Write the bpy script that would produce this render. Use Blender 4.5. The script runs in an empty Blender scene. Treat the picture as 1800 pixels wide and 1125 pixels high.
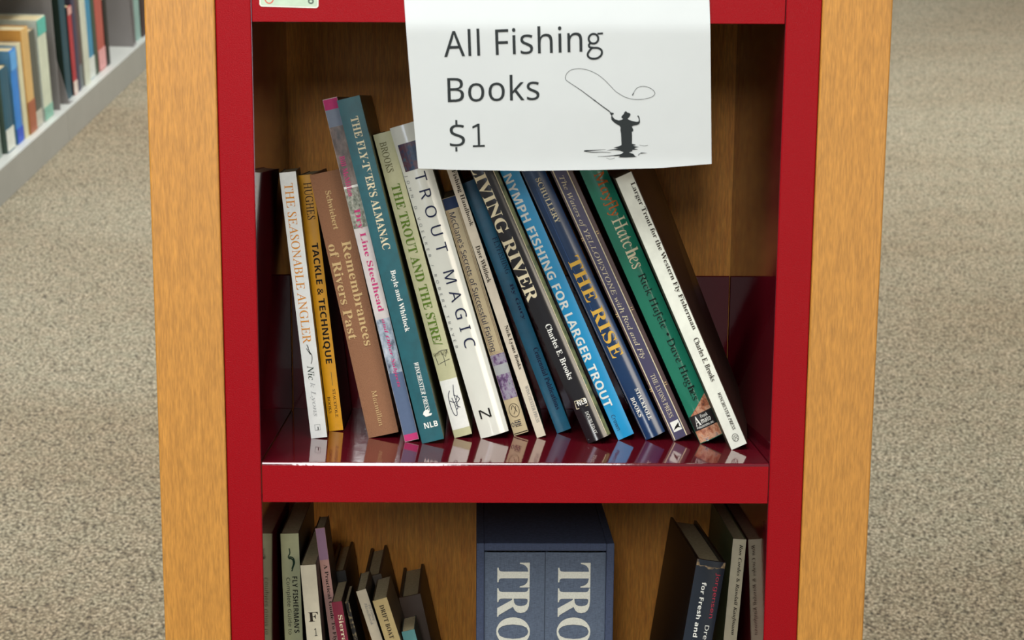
import bpy, math, random
from mathutils import Matrix, Vector

# ------------------------------------------------------------------ camera, light, exposure
SC = bpy.context.scene
COL = SC.collection
TILT = math.radians(13.3)          # the whole bookcase leans back by this much
# "case frame": millimetres, X to the right, Y into the case, Z up along its front; origin = front edge of the middle shelf
MC = Matrix.Translation((0, 0, .907033)) @ Matrix.Rotation(-TILT, 4, 'X') @ Matrix.Scale(.001, 4)
def W(x, y, z): return MC @ Vector((x, y, z))

def make_camera():
    p, yw, rl = 0.22488380, 0.00660856, -0.00403580
    cp, sp, cy, sy = math.cos(p), math.sin(p), math.cos(yw), math.sin(yw)
    F = Vector((sy*cp, cy*cp, -sp)); R = Vector((cy, -sy, 0)); D = F.cross(R)
    Rr = R*math.cos(rl) + D*math.sin(rl); Dr = D*math.cos(rl) - R*math.sin(rl)
    rot = Matrix.Rotation(-TILT, 3, 'X')
    M3 = Matrix((rot @ Rr, rot @ -Dr, rot @ -F)).transposed()
    cam = bpy.data.cameras.new('camera'); o = bpy.data.objects.new('camera', cam); COL.objects.link(o)
    o.matrix_world = Matrix.Translation(W(-30.2295, -1461.297, 263.873)) @ M3.to_4x4()
    cam.sensor_width = 36; cam.lens = 70
    cam.shift_x = (900-857.02)/1800; cam.shift_y = (975.81-562.5)/1800
    cam.clip_start = .05
    cam.dof.use_dof = True; cam.dof.focus_distance = 1.72; cam.dof.aperture_fstop = 18
    SC.camera = o
make_camera()

SC.view_settings.view_transform = 'Standard'; SC.view_settings.look = 'None'
SC.view_settings.gamma = 1; SC.view_settings.use_curve_mapping = False
SC.view_settings.exposure = 0.0

wd = bpy.data.worlds.new('room_light'); SC.world = wd; wd.use_nodes = True
wd.node_tree.nodes['Background'].inputs[0].default_value = (1, .98, .95, 1)
wd.node_tree.nodes['Background'].inputs[1].default_value = .27

def area(loc, rot, sx, sy, power, col=(.97, 1, .98)):
    l = bpy.data.lights.new('area_light', 'AREA'); l.shape = 'RECTANGLE'; l.size = sx; l.size_y = sy
    l.energy = power; l.color = col
    o = bpy.data.objects.new('area_light', l); COL.objects.link(o); o.location = loc; o.rotation_euler = rot
# rows of ceiling fluorescent fixtures, 2.9 m up
area((-.62, -.56, 2.9), (0, 0, 0), 1.7, 1.0, 66)
area((-.30, -2.3, 2.9), (0, 0, 0), .35, 1.3, 14)
area((-1.5, 2.2, 2.9), (0, 0, 0), .5, 1.3, 70)
area((2.6, 4.6, 2.9), (0, 0, 0), .6, 1.6, 110)
area((-.2, 4.6, 2.9), (0, 0, 0), .6, 1.6, 105)
area((-.3, -3.6, 2.9), (0, 0, 0), .35, 1.3, 60)

# added warm fill for the case interior, from behind and to the right of the photographer
area((2.6, -5.2, 2.1), (math.radians(88), 0, math.radians(26)), 1.6, 1.4, 45, (1, .88, .7))
# daylight from a window behind and to the left of the photographer
area((-1.3, -7.2, 3.0), (math.radians(76), 0, math.radians(-9)), 1.3, 1.1, 26, (.72, .82, 1))

# ------------------------------------------------------------------ materials
def lin(h):
    v = [int(h[i:i+2], 16)/255 for i in (0, 2, 4)]
    return tuple(c/12.92 if c <= .04045 else ((c+.055)/1.055)**2.4 for c in v) + (1,)

def nodes(name):
    m = bpy.data.materials.new(name); m.use_nodes = True
    nt = m.node_tree; return m, nt, nt.nodes['Principled BSDF']

def N(nt, kind, **kw):
    n = nt.nodes.new(kind)
    for k, v in kw.items(): setattr(n, k, v)
    return n

def obj_coords(nt, scale):
    tc = N(nt, 'ShaderNodeTexCoord'); mp = N(nt, 'ShaderNodeMapping')
    mp.inputs['Scale'].default_value = scale
    nt.links.new(tc.outputs['Object'], mp.inputs['Vector']); return mp.outputs[0]

def noise_mix(nt, vec, scale, c1, c2, lo=.35, hi=.65, detail=4, rough=.6):
    n = N(nt, 'ShaderNodeTexNoise'); n.inputs['Scale'].default_value = scale; n.inputs['Detail'].default_value = detail
    n.inputs['Roughness'].default_value = rough
    nt.links.new(vec, n.inputs['Vector'])
    r = N(nt, 'ShaderNodeValToRGB'); r.color_ramp.elements[0].position = lo; r.color_ramp.elements[1].position = hi
    r.color_ramp.elements[0].color = c1; r.color_ramp.elements[1].color = c2
    nt.links.new(n.outputs['Fac'], r.inputs[0]); return n, r

def scl(c, k): return tuple(min(1, x*k) for x in c[:3]) + (1,)

MATS = {}
def plain(name, hexc, rough=.5, vary=.08, scale=60, bump=0, bscale=900, spec=.5, coat=0):
    if name in MATS: return MATS[name]
    m, nt, b = nodes(name); c = lin(hexc)
    vec = obj_coords(nt, (1, 1, 1))
    n, r = noise_mix(nt, vec, scale, scl(c, 1-vary), scl(c, 1+vary))
    nt.links.new(r.outputs[0], b.inputs['Base Color'])
    b.inputs['Roughness'].default_value = rough; b.inputs['Specular IOR Level'].default_value = spec
    b.inputs['Coat Weight'].default_value = coat; b.inputs['Coat Roughness'].default_value = .12
    if bump:
        nz = N(nt, 'ShaderNodeTexNoise'); nz.inputs['Scale'].default_value = bscale; nz.inputs['Detail'].default_value = 2
        nt.links.new(vec, nz.inputs['Vector'])
        bp = N(nt, 'ShaderNodeBump'); bp.inputs['Strength'].default_value = bump; bp.inputs['Distance'].default_value = .0006
        nt.links.new(nz.outputs['Fac'], bp.inputs['Height']); nt.links.new(bp.outputs[0], b.inputs['Normal'])
    MATS[name] = m; return m

def picture(name, cols, scale=(120, 120, 60)):
    """an illegible printed photograph: blotches of several colours"""
    if name in MATS: return MATS[name]
    m, nt, b = nodes(name); vec = obj_coords(nt, scale)
    n = N(nt, 'ShaderNodeTexNoise'); n.inputs['Scale'].default_value = 1; n.inputs['Detail'].default_value = 5; n.inputs['Roughness'].default_value = .65
    nt.links.new(vec, n.inputs['Vector'])
    r = N(nt, 'ShaderNodeValToRGB'); e = r.color_ramp.elements
    e[0].position = .3; e[1].position = .7; e[0].color = lin(cols[0]); e[1].color = lin(cols[-1])
    for i, c in enumerate(cols[1:-1]):
        k = e.new(.3+.4*(i+1)/(len(cols)-1)); k.color = lin(c)
    nt.links.new(n.outputs['Fac'], r.inputs[0]); nt.links.new(r.outputs[0], b.inputs['Base Color'])
    b.inputs['Roughness'].default_value = .35; MATS[name] = m; return m

def wood(name, dark, light, grain=1.0, rough=.38):
    m, nt, b = nodes(name)
    vec = obj_coords(nt, (240*grain, 240*grain, 16*grain))
    n, r = noise_mix(nt, vec, 1.6, lin(dark), lin(light), .3, .72, 6, .6)
    v2 = obj_coords(nt, (900, 900, 110))
    n2 = N(nt, 'ShaderNodeTexNoise'); n2.inputs['Scale'].default_value = 1; n2.inputs['Detail'].default_value = 2
    nt.links.new(v2, n2.inputs['Vector'])
    mr = N(nt, 'ShaderNodeMapRange'); mr.inputs[1].default_value = .3; mr.inputs[2].default_value = .75; mr.inputs[3].default_value = .8; mr.inputs[4].default_value = 1.16
    nt.links.new(n2.outputs['Fac'], mr.inputs[0])
    mx = N(nt, 'ShaderNodeMix', data_type='RGBA', blend_type='MULTIPLY'); mx.inputs[0].default_value = 1
    nt.links.new(r.outputs[0], mx.inputs[6]); nt.links.new(mr.outputs[0], mx.inputs[7])
    nt.links.new(mx.outputs[2], b.inputs['Base Color'])
    b.inputs['Roughness'].default_value = rough
    bp = N(nt, 'ShaderNodeBump'); bp.inputs['Strength'].default_value = .25; bp.inputs['Distance'].default_value = .0004
    nt.links.new(n2.outputs['Fac'], bp.inputs['Height']); nt.links.new(bp.outputs[0], b.inputs['Normal'])
    return m

WOOD = wood('oak_veneer', 'b57c33', 'c48839')
BACK = wood('oak_back_panel', 'c2741a', 'dc9430', 1.3, .6)
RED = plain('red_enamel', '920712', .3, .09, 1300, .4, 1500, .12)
REDI = plain('red_enamel_gloss_shaded', '5c0e1a', .06, .04, 40, .05, 260, 1.0)  # same enamel, glossier, its base darkened for the shade inside the case
PAPER = plain('sign_paper', 'd8dcdc', .8, .01, 30, spec=.2)
PAGES = plain('book_pages', 'b8a884', .85, .12, 400, spec=.2)
GREY = plain('grey_steel', '9c9a92', .45, .03, 10)
GREYL = plain('grey_shelf', 'b9b9b3', .4, .03, 10)
GREYD = plain('grey_plate', '85807e', .5, .03, 10)

INK = dict(orange='e09020', dkgreen='14301e', ltgrey='b4b6b6', black='14120f', dkbrown='2c2218', gilt='d9b984', pink='c23a74',
           white='eeeeE6', cream='e2d6b4', olive='6a6640', green='5c7a24', navy='1a2242', navyblue='2a3a5c', grey='77797a',
           yellow='eabb50', dkorange='cc6420', ink='0c1c17', magenta='b5366e', greyblue='7d8798', slate='5a6a86', redtext='b63a4a', mauve='9a7890')
def ink(k):
    if k == 'photobrown': return picture(k, ['2e2620', '6e5b50', '9a8a80'])
    if k == 'photogreen': return picture(k, ['3a4434', '8d8f7e', 'c4c0b4'], (400, 400, 300))
    if k == 'photoblue': return picture(k, ['3c4658', '9aa6b4', 'c8ccd4'], (200, 200, 120))
    if k == 'photonavy': return picture(k, ['10182a', '1d3a5c', '5a3038', '2a6a80'], (130, 130, 90))
    if k == 'photopurple': return picture(k, ['2e2638', '6c4a78', 'a8a0b0', '3a5a50'], (260, 260, 160))
    if k == 'photorust': return picture(k, ['4a3430', 'b06a4a', 'd8a888', '5c6478'], (220, 220, 160))
    return plain('ink_'+k, INK[k], .6, .03, 300, spec=.2)

# ------------------------------------------------------------------ mesh helpers
def link_mesh(name, verts, faces, mats, parent=None, mi=None, smooth=False):
    me = bpy.data.meshes.new(name); me.from_pydata(verts, [], faces)
    for m in (mats if isinstance(mats, (list, tuple)) else [mats]): me.materials.append(m)
    if mi: me.polygons.foreach_set('material_index', mi)
    if smooth: me.polygons.foreach_set('use_smooth', [True]*len(me.polygons))
    me.update()
    o = bpy.data.objects.new(name, me); COL.objects.link(o)
    if parent: o.parent = parent
    return o

def bevel(o, w, seg=2):
    b = o.modifiers.new('edge', 'BEVEL'); b.width = w; b.segments = seg; b.limit_method = 'ANGLE'; b.angle_limit = math.radians(40)
    b.harden_normals = False
    return o

def box(name, x0, x1, y0, y1, z0, z1, mat, parent=None, bev=0, s=.001):
    v = [(x*s, y*s, z*s) for x in (x0, x1) for y in (y0, y1) for z in (z0, z1)]
    f = [(0, 1, 3, 2), (4, 6, 7, 5), (0, 4, 5, 1), (2, 3, 7, 6), (0, 2, 6, 4), (1, 5, 7, 3)]
    o = link_mesh(name, v, f, mat, parent)
    if bev: bevel(o, bev*s)
    return o

def extrude(name, poly, a0, a1, axis, mat, parent=None, bev=0, seg=2, s=.001):
    """poly: outline in the two other axes; axis 'x' -> poly is (y,z); 'z' -> (x,y); 'y' -> (x,z)"""
    n = len(poly); vs = []
    for a in (a0, a1):
        for p, q in poly:
            c = {'x': (a, p, q), 'y': (p, a, q), 'z': (p, q, a)}[axis]; vs.append(tuple(k*s for k in c))
    fs = [tuple(range(n)), tuple(range(2*n-1, n-1, -1))] + [(i, i+n, (i+1) % n+n, (i+1) % n) for i in range(n)]
    o = link_mesh(name, vs, fs, mat, parent)
    import bmesh
    bm = bmesh.new(); bm.from_mesh(o.data); bmesh.ops.recalc_face_normals(bm, faces=bm.faces); bm.to_mesh(o.data); bm.free()
    if bev: bevel(o, bev*s, seg)
    return o

def empty(name, mat, label=None, cat=None, group=None, kind=None):
    o = bpy.data.objects.new(name, None); COL.objects.link(o); o.matrix_world = mat; o.empty_display_size = .05
    tag(o, label, cat, group, kind); return o

def tag(o, label=None, cat=None, group=None, kind=None):
    if label: o['label'] = label
    if cat: o['category'] = cat
    if group: o['group'] = group
    if kind: o['kind'] = kind

# ------------------------------------------------------------------ lettering (outlines of the letters, drawn as polygons)
# one entry per letter: its advance, then its contours as x, y, x, y ... in 1/500 em; keys are character codes
GLY = {
 'r': {
  65: [345,[-63,0,-63,10,-33,18,-10,42,46,135,177,354,187,354,252,43,258,28,268,18,283,12,304,10,305,0,165,0,164,10,168,10,188,12,198,20,201,34,198,58,185,118,70,118,63,116,58,112,32,67,19,42,17,27,21,18,29,13,56,10,56,0],[73,136,182,136,153,273]],
  66: [326,[-25,0,-25,10,-23,10,-3,12,9,20,16,33,18,54,22,287,20,313,15,323,7,330,-24,336,-24,346,104,346,170,338,214,313,238,272,237,235,216,207,174,187,211,169,238,143,253,108,256,77,248,51,231,29,204,13,170,3,128,0],[95,193,142,198,172,214,186,240,184,275,170,305,144,323,107,329,84,327,76,321,73,306,72,272,71,201,78,194],[110,16,156,22,185,42,199,72,196,113,184,142,164,161,136,173,100,177,78,175,72,172,70,166,68,54,68,43,70,33,74,24,82,19]],
  67: [350,[164,-8,123,-3,84,10,51,30,22,58,0,93,-14,133,-20,169,-17,205,-8,240,8,272,29,300,54,323,100,346,151,354,183,350,221,341,236,338,245,341,250,350,260,350,265,248,255,248,253,256,251,263,238,294,219,318,192,332,160,337,130,333,103,321,80,301,61,275,47,244,40,209,39,170,45,130,64,81,93,45,130,22,173,14,214,21,249,42,278,77,290,68,266,34,238,11,205,-3]],
  68: [377,[-27,0,-26,10,-24,10,-4,12,9,19,15,32,18,54,22,287,20,312,15,323,7,330,-6,334,-24,336,-24,346,109,346,157,342,199,329,236,308,267,279,291,244,306,203,312,163,309,126,297,91,278,61,250,36,215,16,173,4,124,0],[122,16,161,21,193,33,217,52,236,77,247,107,252,141,252,177,245,214,226,264,196,300,156,322,107,330,83,327,77,322,74,315,71,288,67,67,69,37,74,27,84,21,100,18]],
  69: [338,[-25,0,-25,10,-23,10,-3,12,9,19,15,32,17,55,22,287,20,312,15,323,7,330,-6,334,-24,336,-24,346,241,346,245,271,237,271,236,273,230,293,222,308,211,318,196,325,148,329,105,329,83,327,78,323,74,317,72,295,70,194,112,194,144,196,164,205,174,220,178,243,188,243,184,120,175,120,171,140,161,164,154,170,145,174,115,177,70,177,68,62,68,46,69,35,73,26,81,21,110,18,144,18,177,19,203,25,224,35,241,50,254,70,264,95,274,95,262,0]],
  70: [302,[-23,0,-23,10,-21,10,4,14,11,19,16,27,20,55,24,287,23,312,18,323,9,330,-4,334,-22,336,-21,346,227,346,232,264,222,264,221,269,220,274,210,300,196,317,175,325,146,329,107,329,90,327,82,324,76,312,76,278,75,192,103,192,143,196,156,202,165,212,171,225,175,242,185,242,183,117,173,117,171,129,169,142,162,158,153,168,138,173,114,175,75,175,74,52,74,42,75,33,81,21,90,15,124,9,125,0]],
  71: [403,[184,-8,137,-3,94,10,56,31,25,60,1,94,-14,135,-19,171,-17,207,-8,242,8,273,29,301,54,324,100,346,155,354,190,350,223,342,249,332,264,329,273,330,279,334,287,350,296,350,299,244,291,244,270,283,241,313,204,331,162,337,120,330,86,308,60,273,45,228,40,178,47,129,67,78,99,40,140,16,187,8,212,11,233,19,247,32,252,48,252,118,252,128,251,138,245,148,236,155,200,160,200,169,343,169,343,160,327,158,316,155,309,149,305,140,303,127,303,109,303,26,248,1]],
  72: [387,[-25,0,-25,10,-23,10,1,14,9,19,14,27,18,54,22,287,20,312,15,323,7,330,-6,334,-24,336,-24,346,115,346,115,336,112,336,93,334,81,327,75,313,72,290,70,213,71,202,77,195,90,193,218,193,229,195,233,204,234,287,232,312,227,323,219,330,206,334,188,336,189,346,326,346,326,336,322,336,304,334,292,327,286,313,284,292,280,60,280,45,281,34,286,23,294,16,325,10,325,0,187,0,187,10,189,10,214,14,221,19,226,27,230,54,232,158,231,162,231,166,225,173,212,174,84,174,73,172,70,164,68,60,68,45,69,34,74,23,83,16,113,10,113,0]],
  73: [182,[-23,0,-23,10,-21,10,4,14,11,19,16,27,20,54,24,287,23,312,18,323,9,330,-4,334,-22,336,-21,346,119,346,119,336,115,336,96,334,85,327,79,313,76,292,72,60,74,34,78,23,87,16,117,10,117,0]],
  75: [338,[-25,0,-25,10,-23,10,1,14,9,19,14,27,18,54,22,287,20,312,15,323,7,330,-6,334,-24,336,-24,346,113,346,113,336,109,336,92,334,81,329,75,316,72,295,71,198,71,194,71,191,76,186,81,189,179,287,195,308,198,323,189,333,168,336,166,336,166,346,287,346,285,337,283,337,263,332,242,318,185,264,117,197,252,52,271,33,288,20,305,12,324,10,324,0,176,0,176,10,180,10,203,14,207,19,207,28,200,41,185,59,83,170,75,174,71,172,70,167,68,56,69,35,75,22,84,15,98,12,118,10,118,0]],
  76: [334,[-18,0,-18,10,-16,10,4,12,16,19,23,32,25,54,29,287,29,302,28,312,23,323,14,330,1,334,-17,336,-17,346,121,346,120,337,101,334,89,327,83,314,80,293,76,69,76,48,76,38,81,28,89,22,118,18,154,18,189,19,215,24,236,34,251,49,263,70,273,98,282,98,274,0]],
  77: [439,[-27,0,-26,10,-1,14,7,19,12,27,16,54,23,287,22,312,17,323,8,330,-5,334,-23,336,-22,346,72,346,174,81,283,346,378,346,377,336,373,336,355,334,344,327,338,313,335,292,331,60,331,45,333,34,338,23,346,16,377,10,377,0,240,0,240,9,264,14,271,19,276,29,280,62,285,292,163,0,156,0,44,293,38,77,41,36,46,23,54,16,67,12,85,10,85,0]],
  78: [372,[254,-8,45,278,40,63,41,45,43,32,47,21,56,15,88,10,88,0,-25,0,-25,10,-5,12,8,19,15,32,18,54,23,293,23,298,23,304,17,315,8,326,-5,333,-20,336,-24,336,-24,346,49,346,243,81,247,284,247,302,245,314,240,325,232,331,199,336,199,346,313,346,312,336,287,333,279,328,274,320,270,292,263,-8]],
  79: [384,[151,-8,112,-4,76,8,45,27,19,52,-1,84,-14,121,-19,154,-19,188,-12,221,0,252,16,280,37,304,61,325,88,340,118,350,149,354,188,350,223,338,254,318,279,293,299,261,312,225,316,197,317,169,313,140,306,113,296,87,282,63,266,42,247,24,203,0],[148,8,172,11,194,22,213,38,229,60,241,85,251,114,256,146,258,179,256,213,250,247,235,286,214,315,186,333,154,339,128,335,104,323,83,304,66,279,53,248,44,213,39,157,42,130,47,102,62,62,85,32,114,14]],
  80: [300,[-25,0,-25,10,-23,10,-3,12,9,19,15,32,18,54,22,287,20,312,15,323,7,330,-24,336,-24,346,113,346,173,337,214,312,237,269,240,240,233,215,217,195,194,179,162,169,123,166,77,166,72,164,70,160,68,48,69,41,69,34,75,22,85,15,121,10,120,0],[98,181,142,187,170,205,183,233,180,271,169,298,152,317,129,327,99,331,87,330,79,326,75,317,73,302,71,196,72,188,77,182]],
  82: [335,[-25,0,-25,10,-23,10,-3,12,9,20,16,33,18,54,22,287,20,313,15,323,7,330,-24,336,-24,346,123,346,170,341,207,326,233,303,247,271,247,229,222,197,172,175,246,64,278,23,293,13,310,10,312,10,311,0,234,0,122,170,111,170,88,171,71,172,68,66,71,34,76,22,84,15,96,11,113,10,118,10,118,0],[104,186,149,192,178,209,192,236,190,271,174,303,146,323,105,330,85,327,79,324,76,318,73,297,71,188,87,187]],
  83: [274,[116,-7,81,-3,41,8,34,10,29,10,17,6,13,-6,4,-6,-8,109,1,109,18,66,43,34,73,15,107,8,124,10,138,17,149,28,156,42,159,59,156,78,144,104,122,130,99,150,71,173,42,199,21,221,8,242,0,263,-3,288,1,310,11,328,28,342,50,351,77,354,100,352,122,347,140,342,148,340,159,343,164,352,174,352,183,251,175,251,161,288,141,316,117,332,88,338,65,334,50,322,43,304,45,280,51,265,63,249,95,217,124,193,154,167,184,133,201,94,204,67,199,42,187,22,169,6,145,-4]],
  84: [312,[37,0,36,10,41,10,68,14,77,21,82,31,87,67,92,311,92,320,87,326,76,328,63,328,34,326,13,322,-2,313,-12,301,-18,284,-22,262,-33,263,-32,346,257,346,262,261,252,261,251,269,249,277,240,300,226,316,206,325,176,328,155,328,146,325,143,315,137,69,140,32,145,21,154,15,169,11,189,10,195,10,194,0]],
  85: [365,[151,-8,104,-1,64,18,34,47,18,84,14,106,14,135,16,289,15,313,10,324,1,331,-34,337,-34,346,113,346,113,337,108,337,88,334,75,325,69,308,67,284,65,144,65,106,68,82,80,54,99,34,125,21,156,17,183,20,205,28,221,41,232,59,239,88,242,135,244,264,241,307,235,321,227,330,213,335,193,337,193,346,310,346,310,337,303,337,281,331,270,313,267,295,266,266,264,122,261,79,252,46,237,21,216,5,187,-4]],
  87: [441,[63,-8,0,294,-7,314,-17,327,-32,334,-54,337,-55,346,84,346,84,337,80,337,60,335,50,327,47,312,50,288,93,86,173,264,167,295,161,314,151,327,137,334,118,337,115,337,115,346,247,346,246,337,222,333,216,327,214,317,218,282,258,90,336,277,344,303,344,321,333,332,304,337,306,346,410,346,410,337,395,333,384,323,363,284,239,-8,230,-8,180,231,73,-8]],
  89: [306,[36,0,37,9,67,14,76,18,81,26,85,49,87,150,10,273,-17,311,-30,323,-43,331,-57,335,-74,336,-74,346,76,346,75,336,45,331,40,325,40,315,44,305,51,293,123,175,181,267,198,298,202,309,202,318,197,326,188,332,175,335,156,336,156,346,275,346,275,335,262,332,249,323,221,285,137,153,135,49,135,40,136,30,142,19,151,13,190,9,189,0]],
  97: [254,[38,-6,20,-3,4,8,-8,25,-17,48,-23,89,-19,131,-6,170,16,204,44,228,78,236,104,229,121,209,122,230,160,230,155,67,157,33,160,28,167,26,179,34,195,60,204,54,176,9,147,-6,130,0,121,17,119,42,120,88,103,46,84,17,63,0],[55,25,66,27,77,36,97,65,112,105,119,150,118,172,115,192,103,215,82,223,60,216,43,198,30,169,22,131,21,91,26,55,37,32]],
  99: [222,[76,-6,43,0,15,17,-7,45,-21,81,-25,106,-24,130,-18,154,-8,177,5,196,23,213,54,230,90,236,111,233,129,225,142,213,149,199,150,187,147,178,141,172,131,170,114,175,105,190,104,199,108,208,109,212,110,216,105,221,91,223,67,217,46,202,31,177,22,146,20,112,24,80,34,54,48,34,66,21,87,17,123,28,154,61,164,53,138,20,109,1]],
  101: [214,[67,-5,37,0,12,16,-8,40,-21,73,-25,98,-24,123,-18,148,-9,172,5,193,22,211,53,229,87,236,107,233,124,226,136,214,142,198,141,168,120,141,79,120,19,106,21,88,24,73,36,43,56,25,84,19,118,29,149,61,159,53,141,27,120,9,96,-2],[18,118,60,129,88,148,102,173,102,202,93,217,79,222,64,219,50,209,38,192,28,171,21,146]],
  102: [148,[-8,-114,-21,-112,-33,-106,-41,-97,-46,-87,-46,-70,-33,-65,-20,-69,-13,-81,-12,-89,-13,-95,-10,-99,-6,-100,6,-95,13,-81,15,-55,15,-19,0,211,-48,211,-48,227,-1,227,-1,254,2,300,17,334,40,355,70,363,89,360,105,352,117,341,123,327,122,310,105,304,90,309,82,324,81,329,81,333,82,339,76,346,66,349,50,342,41,321,39,286,41,227,100,227,101,211,42,211,47,112,49,6,46,-34,40,-64,29,-92,13,-108]],
  103: [213,[76,-114,39,-110,9,-98,-13,-79,-25,-56,-24,-29,-9,-4,22,18,3,29,-6,43,-6,52,0,63,21,90,-12,113,-29,145,-31,169,-26,191,-14,209,3,224,26,234,54,237,73,235,96,229,128,220,161,220,166,198,132,198,141,176,143,151,138,129,127,111,109,97,87,88,61,85,40,86,30,75,29,65,42,52,73,41,111,28,141,14,162,-4,173,-30,176,-53,170,-74,156,-91,136,-104,109,-111],[59,96,74,99,85,109,94,123,98,142,99,163,96,186,89,202,79,215,67,222,53,225,39,222,28,212,19,198,13,179,12,158,16,136,25,114,39,100],[81,-99,121,-93,141,-74,142,-45,137,-33,127,-23,100,-7,69,4,36,14,15,-5,4,-25,5,-48,19,-76,44,-93]],
  104: [284,[14,0,14,12,26,14,34,19,38,28,39,42,39,297,38,310,34,320,27,325,14,328,14,339,110,339,110,199,142,227,181,237,217,228,239,202,246,158,246,42,247,28,251,19,258,14,271,12,271,0,151,0,151,12,154,12,170,19,175,42,175,162,171,192,163,200,151,202,129,195,110,175,110,42,111,28,115,19,122,14,134,12,134,0]],
  105: [132,[18,293,8,295,-2,301,-10,309,-14,319,-15,328,-11,337,-4,343,5,345,15,343,25,337,33,328,37,319,38,308,34,300,27,295],[26,-6,6,1,-5,22,-7,40,-8,64,-4,180,-4,189,-5,197,-9,205,-16,210,-41,214,-41,223,-9,227,14,231,33,236,38,234,40,230,41,225,40,221,32,59,33,39,39,28,48,24,63,34,81,63,90,55,71,21,50,1]],
  107: [252,[163,-6,150,-2,138,7,108,47,60,120,34,96,31,0,-10,0,-1,309,-2,324,-5,332,-11,336,-32,339,-39,339,-38,349,-7,353,14,358,28,362,35,363,39,361,41,357,41,347,33,117,100,179,116,196,119,209,111,216,92,219,94,228,194,228,194,219,165,211,136,190,86,144,146,54,162,35,170,29,178,27,194,35,209,59,219,51,206,26,192,9,178,-2]],
  108: [128,[25,-6,14,-4,5,1,-2,9,-6,20,-8,40,-8,74,-4,307,-5,322,-9,332,-16,338,-42,342,-43,351,-11,355,10,359,31,363,36,361,38,358,38,347,31,63,32,37,37,28,44,26,59,34,76,61,86,54,71,27,55,9,39,-2]],
  109: [409,[306,-6,286,2,274,23,272,58,275,163,273,190,267,201,255,205,242,201,229,192,215,176,203,156,192,131,183,102,173,54,170,0,131,0,137,151,135,192,129,201,118,205,108,202,97,196,73,171,61,154,51,133,40,96,34,52,30,0,-10,0,-2,158,-2,181,-3,196,-8,204,-15,210,-41,214,-41,223,12,231,26,234,33,236,37,234,40,230,40,225,40,221,35,132,68,189,102,224,137,235,162,228,175,206,178,180,178,137,208,191,240,224,275,235,300,228,313,205,315,188,315,166,312,49,313,43,313,37,318,29,325,26,333,28,340,36,347,48,355,65,364,57,349,22,329,1]],
  110: [271,[167,-7,156,-5,147,1,140,9,135,21,133,49,134,105,135,161,133,189,127,201,116,205,107,202,96,196,75,173,56,141,43,106,35,61,32,0,-9,0,-2,165,-3,196,-7,204,-13,209,-36,212,-40,212,-41,221,-6,226,17,231,38,236,41,234,42,229,36,132,61,177,88,209,113,228,137,235,161,228,173,207,176,187,177,166,173,66,172,48,173,37,178,28,187,25,201,36,215,68,225,62,210,24,191,1]],
  115: [185,[60,-6,40,-5,24,-1,3,5,-4,3,-6,-3,-16,-3,-25,79,-17,79,-5,48,11,26,30,12,51,8,66,10,77,20,82,33,81,51,72,69,55,89,35,109,14,130,-4,154,-15,177,-16,200,-8,219,9,231,33,236,51,234,66,231,88,225,96,227,97,234,105,234,114,160,106,160,89,195,67,216,41,223,30,220,23,214,18,205,19,194,28,176,47,155,68,135,87,115,106,91,117,66,119,47,116,30,108,15,96,4,80,-4]],
  116: [139,[26,-6,6,0,-4,20,-6,33,-7,46,-4,211,-38,211,-39,221,-12,233,11,256,28,292,39,292,37,227,79,227,79,211,37,211,35,58,36,34,40,26,48,23,61,32,78,59,87,51,69,19,49,0]],
  117: [271,[36,-6,22,-4,10,3,2,14,-4,28,-7,51,-8,86,-5,170,-5,184,-8,198,-12,206,-18,211,-44,214,-44,223,-13,228,9,232,30,236,37,232,38,227,38,220,33,80,33,55,34,40,41,28,53,24,67,28,82,41,97,60,110,86,122,116,131,151,136,190,137,230,176,230,173,69,175,35,179,27,188,24,203,34,219,63,228,56,212,21,191,1,167,-6,147,1,136,20,133,61,135,114,112,61,89,24,64,1]],
  118: [221,[47,-6,6,127,-10,172,-23,198,-36,209,-54,213,-58,213,-58,223,-36,227,-19,231,-7,234,0,235,16,211,41,140,71,44,100,87,121,127,133,158,134,178,125,189,110,201,102,215,101,223,104,230,111,235,120,236,130,234,139,228,147,218,152,205,152,168,135,121,103,64,58,-6]],
  121: [201,[-4,-114,-15,-113,-24,-108,-30,-102,-34,-93,-35,-85,-32,-79,-26,-74,-18,-73,-3,-77,14,-81,25,-74,38,-52,60,-5,0,131,-13,161,-24,182,-33,196,-43,206,-56,212,-72,214,-72,223,-50,226,-34,231,-12,236,-2,225,15,192,42,133,81,43,103,103,114,139,119,159,118,174,112,185,101,194,92,200,83,215,83,223,86,229,92,234,101,235,112,233,122,227,130,216,135,203,136,166,125,118,112,76,93,26,71,-25,46,-70,21,-102,8,-111]],
  8226: [177,[89,233,57,224,35,202,27,171,35,139,57,117,89,109,120,117,142,139,151,171,142,202,120,224]],
 },
 'i': {
  69: [338,[-25,0,-23,10,-21,10,0,12,14,19,23,32,31,55,94,287,98,312,96,323,89,330,78,334,61,336,63,346,328,346,313,271,305,271,303,293,299,308,291,318,278,325,230,329,188,329,165,327,158,323,154,317,146,295,119,194,161,194,193,196,215,205,230,220,239,243,249,243,214,120,205,120,206,140,202,164,197,170,188,174,159,177,115,177,84,62,80,46,78,35,80,26,87,21,114,18,149,18,182,19,210,25,233,35,254,50,272,70,288,95,298,95,262,0]],
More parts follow.
